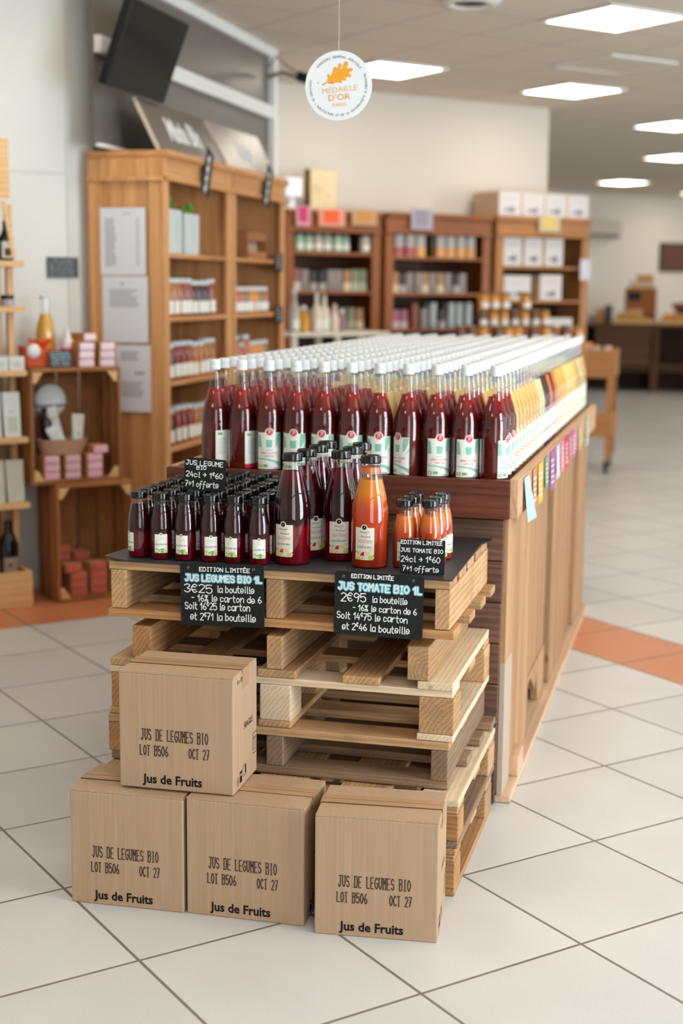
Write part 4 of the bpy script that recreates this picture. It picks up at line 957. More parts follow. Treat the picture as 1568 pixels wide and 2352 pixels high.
# framed end panel with its stiles and rails, facing the camera
mb = MB()
for y0, y1 in ((0.0, 0.075), (0.32, 0.39)): mb.box(-0.012, -0.0005, y0, y1, 0.0, 2.08)
obj('end_frame', mb, W_OAK, c1, bevel=0.002)
mb = MB()
for z0, z1 in ((1.985, 2.08), (0.0, 0.14)): mb.box(-0.012, -0.0005, 0.0755, 0.3195, z0, z1)
mb.box(-0.022, -0.0125, -0.002, 0.392, 1.975, 1.995); obj('end_rail', mb, W_OAK, c1, bevel=0.002)
c2 = cupboard('oak_cabinet', 'second oak cabinet, standing behind the first along the partition', (CX, CY0 + 1.012, 0), pi / 2, 0.985, 0.39, 2.12, ZS1, W_OAK, W_OAKX, W_OAKD, group='oak cabinets along the partition')
# paper sheets on the end panel
def sheet(label, x, z, w, h, rows):
    t = thing('paper_sheet', label, 'paper', (x, CY0 - 0.0135, z), 0, 'paper sheets on the cabinet side')
    obj('page', MB().box(0, w, -0.0008, 0, 0, h), M_PAPER, t)
    a = Art()
    for x0, x1, y0, n, dy in rows:
        for k in range(n): a.rect(x0 * w, (y0 - k * dy) * h, (x0 + (x1 - x0) * random.uniform(0.75, 1)) * w, (y0 - k * dy - dy * 0.45) * h, 0, 1)
    obj('print', art_flat(a, (0, -0.0008, 0), (1, 0, 0), (0, 0, 1), (0, -1, 0), 0.0002), M_GREYINK, t)
sheet('topmost white printed sheet on the end panel of the oak cabinet', -2.325, 1.532, 0.234, 0.318, [(0.10, 0.36, 0.84, 24, 0.03), (0.5, 0.7, 0.92, 1, 0.03), (0.80, 0.86, 0.84, 24, 0.03)])
sheet('middle white sheet of the three pinned to the cabinet end panel', -2.318, 1.208, 0.236, 0.319, [(0.40, 0.47, 0.90, 1, 0.07), (0.15, 0.80, 0.80, 8, 0.035)])
sheet('lowest white sheet, longest of the three on the cabinet end panel', -2.252, 0.872, 0.180, 0.325, [(0.12, 0.75, 0.90, 3, 0.05), (0.55, 0.85, 0.60, 1, 0.08), (0.12, 0.85, 0.45, 6, 0.04)])
# lettered boards leaning on top of the cabinets
M_BROWNSIGN = plain('grey_brown_sign', C(104, 94, 86), 0.4, 0.5)
for (y0, w, lab, s, mm) in ((2.60, 0.92, 'grey brown lettered board leaning on the nearer oak cabinet', 'Mixiu Bin', M_BROWNSIGN), (3.60, 0.90, 'glare-lightened lettered board leaning on the second oak cabinet', 'Miniu', plain('glare_grey_brown_sign', C(150, 138, 128), 0.35, 0.5))):  # glare on the second board is put into its paler colour
    t = thing('name_board', lab, 'sign', (CX - 0.035, y0, 2.1285), pi / 2, 'lettered boards on the cabinets')
    t.rotation_euler = (radians(-27), 0, pi / 2)
    obj('board', MB().box(0, w, 0.0, 0.018, 0, 0.275), mm, t, bevel=0.002)
    obj('edge', MB().box(-0.006, -0.0003, 0.0, 0.018, 0, 0.275), plain('pale_edge', C(206, 190, 172), 0.6), t)
    a = Art(); a.text(s, w * 0.5, 0.075, 0.125, 0, 2, xs=0.72, bold=0.06, shear=0.25)
    obj('lettering', art_flat(a, (0, -0.0005, 0), (1, 0, 0), (0, 0, 1), (0, -1, 0), 0.0004), M_WHITE, t)
# narrow chalk labels hanging crooked from the cornices
for k, (y, lab) in enumerate(((3.03, 'narrow black chalk label hanging crooked from the nearer oak cabinet'), (4.06, 'narrow black chalk label hanging crooked from the second oak cabinet'))):
    t = thing('chalk_label', lab, 'sign', (CX + 0.032, y, 1.945), pi / 2, 'narrow chalk labels on the cabinets')
    t.rotation_euler = (0, radians(22), pi / 2)
    obj('board', MB().box(-0.05, 0.05, -0.004, 0.0, 0, 0.235), M_SLATE, t)
    a = Art()
    for q in range(4): a.text('Bio', 0.0, 0.02 + q * 0.052, 0.034, 0, 2, xs=0.8, bold=0.03, shear=0.3, rot=1.2)
    obj('chalk_writing', art_flat(a, (0, -0.004, 0), (1, 0, 0), (0, 0, 1), (0, -1, 0), 0.0004), M_CHALK, t)
for z, lab in ((1.575, 'upper small slate label on the far stile of the second oak cabinet'), (1.265, 'lower small slate label on the far stile of the second oak cabinet')):
    t = thing('slate_label', lab, 'label', (CX + 0.006, 4.34, z), pi / 2, 'slate labels on the cabinet stile')
    obj('slate', MB().box(0, 0.14, -0.003, 0.0, 0, 0.1), M_SLATE, t)
    a = Art()
    for q in range(4): a.rect(0.02, 0.02 + q * 0.02, 0.02 + random.uniform(0.07, 0.1), 0.028 + q * 0.02, 0, 1)
    obj('chalk_writing', art_flat(a, (0, -0.003, 0), (1, 0, 0), (0, 0, 1), (0, -1, 0), 0.0004), plain('faint_chalk', C(150, 152, 154), 0.8), t)

# ------------------------------------------------------------------ jars
def jar_proto(nm, R_, Hh, lid_h, body_m, lid_m, lab_m, lz0, lz1, lr=1.0, rough=None):
    o = obj(nm, MB().lathe([(R_ * 0.9, 0), (R_, Hh * 0.04), (R_, Hh * 0.72), (R_ * 0.93, Hh * 0.80), (R_ * 0.80, Hh * 0.86), (R_ * 0.80, Hh - lid_h)], 18), body_m, None, smooth=40); tag(o, '', 'jar')
    obj('lid', MB().lathe([(R_ * lr * 0.86, Hh - lid_h), (R_ * lr * 0.88, Hh - 0.004), (R_ * lr * 0.82, Hh)], 18), lid_m, o, smooth=40)
    if lab_m:
        a = Art(); a.rect(-R_ * 0.9, lz0, R_ * 0.9, lz1, 0, 1); obj('label', art_wrap(a, R_ + 0.0006, 0.0002), lab_m, o)
    return Maker(o)
JM = {}
def jarmat(nm, col): return plain('preserve_' + nm, col, 0.15, 0.5)
M_LIDW = plain('pale_blue_white_lid', C(206, 214, 220), 0.4, 0.5)
def jar(kind):
    if kind in JM: return JM[kind]
    D_ = {'amber': (0.041, 0.19, C(170, 106, 50)), 'rose': (0.041, 0.19, C(150, 72, 52)), 'plum': (0.040, 0.18, C(74, 26, 34)), 'gold': (0.040, 0.18, C(178, 112, 34)), 'red': (0.041, 0.19, C(140, 36, 32)), 'orange': (0.038, 0.15, C(214, 134, 40)), 'green': (0.038, 0.15, C(120, 116, 62)), 'coral': (0.038, 0.15, C(186, 92, 62)), 'honey': (0.042, 0.125, C(196, 128, 30)), 'dark': (0.042, 0.125, C(92, 44, 24)), 'blue': (0.041, 0.18, C(96, 66, 84))}
    r, h, c = D_[kind]
    JM[kind] = jar_proto('preserve_jar', r, h, 0.022, jarmat(kind, c), M_LIDW if kind not in ('honey', 'dark') else plain('dark_gold_lid', C(120, 92, 50), 0.4), M_LABEL, h * 0.08, h * 0.42)
    return JM[kind]
JW = {'amber': 'amber', 'rose': 'brownish rose', 'plum': 'dark plum', 'gold': 'golden', 'red': 'deep red', 'orange': 'orange', 'green': 'olive green', 'coral': 'coral', 'honey': 'honey coloured', 'dark': 'dark brown', 'blue': 'purplish'}
def jar_row(x, y0, z, kinds, pitch, where, depth_rows=1):
    last = {}
    for dr in range(depth_rows):
        for k, kind in enumerate(kinds):
            lab = '%s preserve jar, %s from the near end, %s' % (JW[kind], ORD[k], where) if dr == 0 else '%s preserve jar in the back file, %s' % (JW[kind], where)
            jar(kind).put((x - dr * 0.1, y0 + k * pitch, z + 0.0005), pi / 2 + random.uniform(-0.2, 0.2), lab, 'preserve jars, ' + where)
jar_row(-2.075, 2.66, 1.330, ['amber', 'amber', 'amber', 'rose', 'rose', 'plum', 'plum', 'plum', 'rose'], 0.0885, 'second shelf of the nearer cabinet')
jar_row(-2.075, 2.66, 1.015, ['blue', 'blue', 'red', 'red', 'rose', 'gold', 'gold', 'amber', 'amber'], 0.0885, 'third shelf of the nearer cabinet')
jar_row(-2.075, 2.66, 0.690, ['plum', 'plum', 'red', 'red', 'red', 'gold', 'gold', 'gold', 'gold'], 0.0885, 'fourth shelf of the nearer cabinet')
jar_row(-2.075, 3.68, 1.330, ['coral', 'coral', 'coral', 'green', 'orange', 'orange', 'green', 'coral'], 0.093, 'second shelf of the second cabinet')
jar_row(-2.075, 3.68, 1.015, ['amber', 'amber', 'coral', 'amber', 'orange', 'orange', 'orange', 'green'], 0.093, 'third shelf of the second cabinet')
# pale bags with green sprigs on the top shelf, and the low green boxes
M_BAG = plain('pale_grey_bag', C(200, 208, 206), 0.6, 0.3); M_LEAF = plain('green_sprig', C(96, 160, 50), 0.6)
def bag(lab, x, y, z, w, d, h, rz, sprig=True):
    t = thing('gift_bag', lab, 'bag', (x, y, z), rz, 'pale bags on the top shelf')
    mb = MB(); mb.hexa([(-w / 2, -d / 2, 0), (w / 2, -d / 2, 0), (w / 2, d / 2, 0), (-w / 2, d / 2, 0)], [(-w / 2 - 0.006, -d / 2, h), (w / 2 + 0.006, -d / 2, h), (w / 2 + 0.004, d / 2, h * 0.98), (-w / 2 - 0.004, d / 2, h * 0.98)]); obj('bag', mb, M_BAG, t, bevel=0.003)
    a = Art(); a.line([(0.02, h * 0.2), (0.024, h * 0.8)], 0.006, 0, 1); obj('print', art_flat(a, (0, -d / 2 - 0.001, 0), (1, 0, 0), (0, 0, 1), (0, -1, 0), 0.0004), plain('grey_green_print', C(150, 164, 158), 0.7), t)
    if sprig:
        mb = MB()
        for q in range(9):
            p = Vector((random.uniform(-w / 3, w / 3), random.uniform(-d / 3, d / 3), h)); e = p + Vector((random.uniform(-0.03, 0.03), random.uniform(-0.02, 0.02), random.uniform(0.02, 0.05)))
            mb.tube([p - Vector((0, 0, 0.01)), e], 0.002, 4); mb.ball(e, 0.017, 0, 6, (1, 1, 0.5))
        obj('sprig', mb, M_LEAF, t, smooth=60)
bag('pale paper bag with green sprig, nearer one on the top cabinet shelf', -2.10, 2.80, 1.6405, 0.17, 0.12, 0.215, pi / 2, True)
bag('pale paper bag with green sprig, farther one on the top cabinet shelf', -2.10, 3.04, 1.6405, 0.20, 0.12, 0.205, pi / 2, True)
def gift_crate(lab, x, y, z):
    t = thing('gift_crate', lab, 'crate', (x, y, z), pi / 2); w, d, h = 0.34, 0.14, 0.15
    obj('bottom', MB().box(-w / 2, w / 2, -d / 2, d / 2, 0, 0.01), W_CRATEX, t)
    for q, yy in enumerate((-d / 2, d / 2 - 0.008)):
        for z0 in (0.012, 0.105): obj('slat', MB().box(-w / 2, w / 2, yy, yy + 0.008, z0, z0 + (0.03 if z0 < 0.1 else 0.045)), W_CRATEX, t)
    for xx in (-w / 2 - 0.008, w / 2): obj('end_panel', MB().box(xx, xx + 0.008, -d / 2, d / 2, 0, h), W_CRATEX, t)
    mb = MB()
    for q in range(10): mb.ball((random.uniform(-w / 2.5, w / 2.5), random.uniform(-d / 3, d / 3), h), 0.02, 0, 6, (1, 1, 0.5))
    obj('dried_sprig', mb, plain('dry_green_sprig', C(104, 112, 62), 0.8), t, smooth=60)
    for q in range(3):
        jr = obj('small_jar', MB().lathe([(0.03, 0), (0.032, 0.005), (0.032, 0.075), (0.026, 0.085), (0.026, 0.1)], 14), plain('cream_jar', C(176, 150, 120), 0.3), None, (x, y - 0.1 + q * 0.1, z + 0.011), smooth=40)
        tag(jr, 'small cream jar inside the slatted gift crate, ' + ('nearest', 'middle', 'farthest')[q] + ' of three', 'jar', 'jars in the gift crate')
gift_crate('slatted wooden gift crate on the top shelf of the second cabinet', -2.10, 4.10, 1.6405)
for k in range(2):
    t = obj('tea_box', MB().box(-0.055, 0.055, -0.06, 0.06, 0, 0.10), plain('leaf_green_box', C(112, 150, 52), 0.6), None, (-2.09, 2.85 + k * 0.14, 0.4005), pi / 2); tag(t, ('nearer', 'farther')[k] + ' leaf green box on the low shelf behind tall red bottles', 'box', 'green boxes on the low cabinet shelf')
    obj('band', MB().box(-0.056, 0.056, -0.061, 0.061, 0.0, 0.03), plain('pale_band', C(196, 190, 170), 0.6), t)

# ------------------------------------------------------------------ wall screen and camera
t = thing('wall_television', 'black flat screen television tilted down from the grey partition', 'television', (-2.135, 2.20, 2.372), pi / 2)
t.rotation_euler = (radians(20.5), 0, pi / 2 - radians(0))
obj('housing', MB().box(0, 0.70, 0.004, 0.045, 0, 0.40), M_BLACK, t, bevel=0.005)
obj('screen', MB().box(0.016, 0.684, 0.0005, 0.0035, 0.022, 0.384), M_SCREEN, t)
obj('bezel', MB().box(0, 0.70, 0.0, 0.0038, 0, 0.02).box(0, 0.70, 0, 0.0038, 0.386, 0.40).box(0, 0.0145, 0, 0.0038, 0.0205, 0.3855).box(0.6855, 0.70, 0, 0.0038, 0.0205, 0.3855), M_BLACK, t)
obj('bracket', MB().tube([(0.35, 0.045, 0.2), (0.35, 0.10, 0.19), (0.33, 0.16, 0.14)], 0.018, 8).box(0.27, 0.43, 0.046, 0.06, 0.12, 0.28), M_BLACK, t)
t = thing('security_camera', 'black camera on a short arm at the end of the partition', 'camera', (-2.25, 5.0, 2.80), 0)
obj('arm', MB().tube([(0, 0.02, 0.0), (0.10, 0, 0.02), (0.22, -0.02, -0.02)], 0.012, 6).tube([(0, 0.02, 0.06), (0.06, 0, 0.12), (0.14, -0.01, 0.05), (0.22, -0.02, 0.0)], 0.006, 6), plain('grey_cable', C(120, 112, 104), 0.6), t)
mb = MB(); mb.box(-0.08, 0.08, -0.035, 0.035, -0.03, 0.03); mb.xf(Matrix.Rotation(radians(18), 4, 'Y')); obj('body', mb, M_BLACK, t, (0.28, -0.02, -0.03), bevel=0.01)
mb = MB().lathe([(0.028, 0), (0.026, 0.03), (0.018, 0.03)], 14); mb.xf(Matrix.Rotation(radians(108), 4, 'Y')); obj('lens', mb, M_BLACK, t, (0.355, -0.02, -0.055))

# ================================================================== wall sign, crates and soap on the left (all stand along the I axis)
t = thing('wall_slate', 'small dark slate with chalk writing on the white wall', 'sign', IJ(0.022, LW - 0.007, 1.517), TH)
obj('slate', MB().box(0, 0.158, -0.004, 0, 0, 0.098), plain('grey_slate', C(70, 78, 84), 0.6), t)
a = Art()
for q in range(5): hand(a, ('miel bleu', 'la rue bien', 'de la cour', 'le fruit bon', 'la libre')[q].replace('s', ''), 0.008, 0.08 - q * 0.017, 0.010, 0.0018, 0, 2, 0.13)
obj('chalk_writing', art_flat(a, (0, -0.004, 0), (1, 0, 0), (0, 0, 1), (0, -1, 0), 0.0004), plain('soft_chalk', C(160, 168, 172), 0.8), t)
def apple_crate(label, i, j, z, W, D, Hh, rz=TH):
    """crate stood on its end, opening on the local -Y side"""
    t = thing('wooden_crate', label, 'crate', IJ(i, j, z), rz, 'stood up wooden crates by the wall')
    n = 4; g = 0.012; bw = (W - g * (n - 1)) / n
    for k in range(n): obj('back_slat', MB().box(-bw / 2, bw / 2, -0.006, 0.006, 0.001, Hh - 0.001), W_CRATE, t, (k * (bw + g) + bw / 2, D - 0.006, 0))
    for x in (0.0, W - 0.014):
        dn = 3; dw = (D - 0.014 - 0.01 * 2) / dn
        for k in range(dn): obj('side_slat', MB().box(-0.007, 0.007, -dw / 2, dw / 2, 0.001, Hh - 0.001), W_CRATE, t, (x + 0.007, k * (dw + 0.01) + dw / 2, 0), bevel=0.002)
    for z0 in (0.0, Hh - 0.018): obj('end_board', MB().box(-W / 2 + 0.0145, W / 2 - 0.0145, 0.0, D - 0.0125, 0, 0.018), W_CRATEX, t, (W / 2, 0, z0), bevel=0.002)
    for x, sx in ((0.0145, 1), (W - 0.0145, -1)):
        for zc, sz in ((0.0185, 1), (Hh - 0.0185, -1)):
            mb = MB().prism([(0, 0), (sx * 0.05, 0), (sx * 0.015, sz * 0.05), (0, sz * 0.05)] if sx * sz > 0 else [(0, 0), (0, sz * 0.05), (sx * 0.015, sz * 0.05), (sx * 0.05, 0)], 0.003, 0.018); obj('corner_block', mb, W_PINE, t, (x, 0, zc))
    return t
CJ = 3.14
apple_crate('lower upright wooden crate on the floor, holding terracotta coloured soaps', -0.111, CJ, 0.001, 0.39, 0.25, 0.562)
apple_crate('upper upright wooden crate, holding a gift basket and pink soaps', -0.222, CJ + 0.01, 0.5645, 0.445, 0.255, 0.540)
def soap_proto(col, nm):
    t = obj('soap_bar', MB().box(-0.036, 0.036, -0.05, 0.05, 0, 0.035), plain(nm, col, 0.5, 0.3, vary=0.12), None, bevel=0.005); tag(t, '', 'soap')
    mb = MB().box(-0.040, -0.0365, -0.045, 0.048, -0.0, 0.036).box(0.0365, 0.040, -0.045, 0.048, 0.0, 0.036); mb.box(-0.040, 0.040, -0.045, 0.048, 0.0362, 0.0372); obj('kraft_sleeve', mb, M_KRAFT, t)
    return Maker(t)
def soap(mk, i, j, z, lab, grp, tw=0.0): mk.put(IJ(i, j, z), TH + tw, lab, grp)
pk = soap_proto(C(232, 184, 200), 'rose_soap'); pp = soap_proto(C(240, 216, 226), 'pale_pink_soap'); tc_ = soap_proto(C(206, 108, 92), 'terracotta_soap')
LV = ('bottom', 'second', 'third', 'top')
for c, i in enumerate((0.028, 0.115, 0.200)):
    pass
zt = 1.1055
for c, i in enumerate((0.062, 0.166)):
    for l in range(3): soap(pp, i, CJ + 0.07, zt + l * 0.0385, 'pale pink soap bar on top of the crate, %s of the %s pile' % (LV[l] if l < 2 else 'top', 'left' if c == 0 else 'right'), 'pale pink soaps on the crate', 0.04 * (l - 1))
soap(pp, 0.085, CJ + 0.19, zt, 'pale pink soap bar lying behind the two piles on the crate', 'pale pink soaps on the crate'); soap(pp, 0.085, CJ + 0.19, zt + 0.0385, 'pale pink soap bar, second layer behind the two piles', 'pale pink soaps on the crate')
soap(pp, 0.09, CJ + 0.19, zt + 0.077, 'pale pink soap bar, third layer behind the two piles', 'pale pink soaps on the crate'); soap(pp, 0.115, CJ + 0.185, zt + 0.1155, 'kraft wrapped soap bar topping the pile behind the others', 'pale pink soaps on the crate', 0.3)
zt = 0.583
for c, i in enumerate((-0.118, -0.015, 0.095)):
    for l in range(3 if c < 2 else 4):
        ll = l
        soap(pk, i + (0.026 if l == 3 else 0), CJ + 0.075, zt + l * 0.0385 + 0.0005, 'rose soap bar in the upper crate, %s layer of the %s pile' % (('lowest', 'middle', 'upper', 'topmost')[l], ('left', 'middle', 'right')[c]), 'rose soaps in the upper crate', 0.12 if l == 3 else 0.03)
zt = 0.0195
for c, i in enumerate((-0.015, 0.085, 0.185)):
    for l in range(4): soap(tc_, i + 0.02 - (0.03 if l == 3 and c == 0 else 0), CJ + 0.072, zt + l * 0.0385 + 0.0005, 'terracotta soap bar in the lower crate, %s layer of the %s pile' % (('lowest', 'second', 'third', 'topmost')[l], ('left', 'middle', 'right')[c]), 'terracotta soaps in the lower crate', 0.05 if l == 3 else 0.0)
for c, i in enumerate((-0.035, 0.065)):
    for l in range(6 if c == 0 else 5): soap(tc_, i, CJ + 0.180, zt + l * 0.0385 + 0.0005, 'terracotta soap bar at the back of the lower crate, %s up in the %s pile' % (ORD[l], ('left', 'right')[c]), 'terracotta soaps in the lower crate')
# gift basket: oval kraft tray with tubes and a tied white sponge
t = thing('gift_basket', 'oval kraft basket with white tubes and sponge in the upper crate', 'basket', IJ(-0.045, CJ + 0.088, 0.583 + 0.1170), TH)
prof = [(0.085, 0.0), (0.105, 0.07), (0.102, 0.07), (0.083, 0.004), (0.001, 0.004)]
mb = MB().lathe(prof, 24); mb.v = [(x * 1.2, y * 0.72, z) for x, y, z in mb.v]; obj('tray', mb, plain('kraft_tray', C(190, 148, 122), 0.8), t, smooth=40)
def tube_item(lab, i, j, z, h, w, tilt, turn, m):
    o = thing('cream_tube', lab, 'tube', IJ(i, j, z), TH + turn, 'white cosmetic tubes in the basket'); o.rotation_euler = (radians(-8), radians(tilt), TH + turn)
    mb = MB(); n = 12; vs = []; fs = []
    for q in range(6):
        f = q / 5.0; zz = 0.02 + f * (h - 0.02); a_, b_ = w / 2 * (1 + 0.18 * f), 0.018 * (1 - f) + 0.001
        vs += [(a_ * cos(2 * pi * k / n), b_ * sin(2 * pi * k / n), zz) for k in range(n)]
    for q in range(5):
        for k in range(n): fs.append((q * n + k, q * n + (k + 1) % n, (q + 1) * n + (k + 1) % n, (q + 1) * n + k))
    fs += [tuple(range(n - 1, -1, -1)), tuple(5 * n + k for k in range(n))]
    mb.add(vs, fs); obj('body', mb, m, o, smooth=40); obj('cap', MB().lathe([(0.016, 0), (0.017, 0.02)], 14), M_WHITE, o, smooth=40)
    a = Art(); a.disc(0.004, h * 0.75, 0.008, 0, 1, 12); a.disc(-0.004, h * 0.45, 0.007, 1, 1, 12); a.disc(0.006, h * 0.40, 0.006, 0, 1, 12)
    obj('print', art_flat(a, (0, -0.0195, 0), (1, 0, 0), (0, 0, 1), (0, -1, 0), 0.0004), [M_YEL, M_MINT], o)
M_TUBE = plain('pale_tube', C(222, 228, 226), 0.5)
tube_item('pale cream tube standing at the outer right side of the basket', 0.030, CJ + 0.085, 0.712, 0.17, 0.052, 6, 0.0, M_TUBE)
tube_item('white cream tube leaning in the middle of the gift basket', -0.030, CJ + 0.118, 0.712, 0.21, 0.052, -14, 0.0, M_TUBE)
tube_item('small white cream tube leaning at the front of the basket', -0.050, CJ + 0.058, 0.712, 0.13, 0.06, -22, 0.1, plain('bluish_tube', C(214, 222, 232), 0.5))
for k, (i, j, z, r, lab) in enumerate(((-0.060, CJ + 0.188, 0.94, 0.080, 'round white sponge with brown ribbon behind the tubes'), (-0.146, CJ + 0.225, 0.90, 0.046, 'round white sponge half hidden by the pine shelf edge'))):
    o = thing('bath_sponge', lab, 'sponge', IJ(i, j, z), TH, 'white sponges in the upper crate')
    mb = MB().ball((0, 0, 0), r, 0, 18, (1, 0.4, 1)); obj('sponge', mb, plain('white_sponge', C(220, 228, 234), 0.8), o, smooth=60)
    obj('ribbon', MB().tube([(r * 1.01 * cos(q * pi / 12), -r * 0.42 * 0 - 0.42 * r * sin(q * pi / 12), -0.02) for q in range(13)], 0.004, 6), plain('brown_ribbon', C(150, 104, 78), 0.7), o)
    obj('stand', MB().tube([(0, 0, -r * 0.9), (0, 0, -(z - 0.584))], 0.012, 8), plain('white_stand', C(206, 206, 206), 0.6), o)
o = thing('dark_pump_bottle', 'dark brown bottle lying against the white sponge in the basket', 'bottle', IJ(-0.105, CJ + 0.112, 0.765), TH); o.rotation_euler = (0, radians(-6), TH)
obj('body', MB().lathe([(0.026, 0), (0.028, 0.01), (0.028, 0.09), (0.012, 0.11), (0.012, 0.13)], 16), plain('dark_amber_glass', C(30, 18, 14), 0.15), o, smooth=40); obj('cap', MB().lathe([(0.014, 0.1305), (0.014, 0.15)], 12), M_BLACK, o)
# things on top of the crates, left side: orange gift wrap, tag, bottle
zt = 1.1055
o = thing('juice_carafe', 'swing bottle of yellow juice against the white wall', 'bottle', IJ(-0.052, CJ + 0.25, zt), TH)
prof = [(0.042, 0), (0.046, 0.006), (0.046, 0.15), (0.040, 0.19), (0.026, 0.235), (0.022, 0.26), (0.022, 0.30), (0.025, 0.302), (0.025, 0.31)]
obj('glass', MB().lathe(prof, 24), M_GLASS, o, smooth=40); obj('juice', MB().lathe(inner(prof, 0.24), 24), plain('yellow_juice', C(226, 168, 50), 0.35), o, smooth=40); obj('lid', MB().lathe([(0.026, 0.311), (0.026, 0.325)], 18), M_LIDW, o)
o = thing('gift_wrap', 'orange wrapped gift parcel at the edge of the crate top', 'parcel', IJ(-0.125, CJ + 0.12, zt), TH)
mb = MB(); mb.hexa([(-0.085, -0.05, 0), (0.09, -0.05, 0), (0.09, 0.06, 0), (-0.085, 0.06, 0)], [(-0.095, -0.055, 0.09), (0.075, -0.05, 0.075), (0.07, 0.06, 0.085), (-0.09, 0.06, 0.10)]); obj('wrapping', mb, plain('orange_wrap', C(214, 84, 40), 0.5), o, bevel=0.006)
mb = MB()
for q in range(8):
    aa = q * pi / 4; mb.hexa([(-0.01, -0.01, 0.085), (0.01, -0.01, 0.085), (0.01, 0.01, 0.085), (-0.01, 0.01, 0.085)], [(0.05 * cos(aa) - 0.012, 0.04 * sin(aa) - 0.004, 0.115 + 0.02 * (q % 2)), (0.05 * cos(aa) + 0.012, 0.04 * sin(aa) - 0.004, 0.12), (0.05 * cos(aa) + 0.012, 0.04 * sin(aa) + 0.004, 0.12), (0.05 * cos(aa) - 0.012, 0.04 * sin(aa) + 0.004, 0.115)])
obj('bow', mb, plain('orange_ribbon', C(232, 92, 36), 0.4), o)
obj('white_rosette', MB().ball((-0.055, -0.055, 0.075), 0.034, 0, 12, (1, 0.6, 1)), M_WHITE, o, smooth=60)
o = thing('chalk_tag', 'small chalk covered tag leaning on the orange parcel', 'sign', IJ(-0.118, CJ + 0.03, zt), TH); o.rotation_euler = (radians(-8), 0, TH)
obj('slate', MB().box(0, 0.11, -0.004, 0, 0, 0.078), M_SLATE, o); a = Art()
for q in range(5): hand(a, ('la rue de cour', 'bien au bleu la', 'le bon foin lit', 'une tour', 'libre dune')[q], 0.008, 0.064 - q * 0.0135, 0.0095, 0.0022, 0, 2, 0.094)
obj('chalk_writing', art_flat(a, (0, -0.004, 0), (1, 0, 0), (0, 0, 1), (0, -1, 0), 0.0004), plain('bluish_chalk', C(176, 196, 206), 0.8), o)
o = thing('white_bottle', 'small white bottle with a red band behind the soap piles', 'bottle', IJ(0.008, CJ + 0.13, zt), TH)
obj('body', MB().lathe([(0.028, 0), (0.03, 0.01), (0.03, 0.11), (0.018, 0.135), (0.014, 0.15)], 18), plain('pinkish_white', C(232, 220, 220), 0.4), o, smooth=40); obj('band', MB().lathe([(0.0306, 0.06), (0.0306, 0.085)], 18, caps=False), M_RED, o); obj('cap', MB().lathe([(0.012, 0.1505), (0.008, 0.18)], 12), M_WHITE, o)

# pale pine shelf unit at the left edge
SJ = 3.16
t = thing('pine_shelf', 'pale pine shelf rack at the left edge of the photo', 'shelf', IJ(-1.22, SJ, 0), TH)
WS = 0.985
for z in (1.588, 1.385, 1.097, 0.792, 0.490): obj('shelf_board', MB().box(-WS / 2, WS / 2, -0.015, 0.33, -0.026, 0.0), W_PINE, t, (WS / 2, 0, z), bevel=0.003)
for x in (0.02, WS - 0.038):
    for y in (0.115, 0.285): obj('upright', MB().box(-0.014, 0.014, -0.014, 0.014, 0.0, 1.86 if y > 0.2 else 1.84), W_PINEZ, t, (x + 0.014, y + 0.014, 0.0))
mb = MB().box(-WS / 2, WS / 2, -0.02, -0.002, 0.0, 0.17); obj('drawer_front', mb, W_PINE, t, (WS / 2, 0, 0), bevel=0.003)
mb = MB().box(-0.01, 0.01, -0.0015, 0.33, 0.0, 0.17); obj('drawer_side', mb, W_PINE, t, (WS - 0.01, 0, 0)); obj('drawer_floor', MB().box(0.0, WS - 0.021, 0.0, 0.32, 0.135, 0.15), W_PINE, t)
obj('back_board', MB().box(0.0, WS - 0.02, 0.332, 0.345, 0.17, 1.60), plain('brown_back_board', C(128, 92, 66), 0.7), t)
obj('header', MB().box(0.0, WS - 0.06, -0.012, 0.0, 1.86, 2.12), W_PINE, t)
mb = MB().hexa([(WS - 0.052, -0.01, 1.60), (WS - 0.034, -0.01, 1.60), (WS - 0.034, 0.0, 1.60), (WS - 0.052, 0.0, 1.60)], [(WS - 0.098, -0.01, 1.85), (WS - 0.080, -0.01, 1.85), (WS - 0.080, 0.0, 1.85), (WS - 0.098, 0.0, 1.85)]); obj('slanted_side', mb, W_PINE, t)
def shelf_item(i, dj, z): return IJ(-1.22 + i, SJ + dj, z)
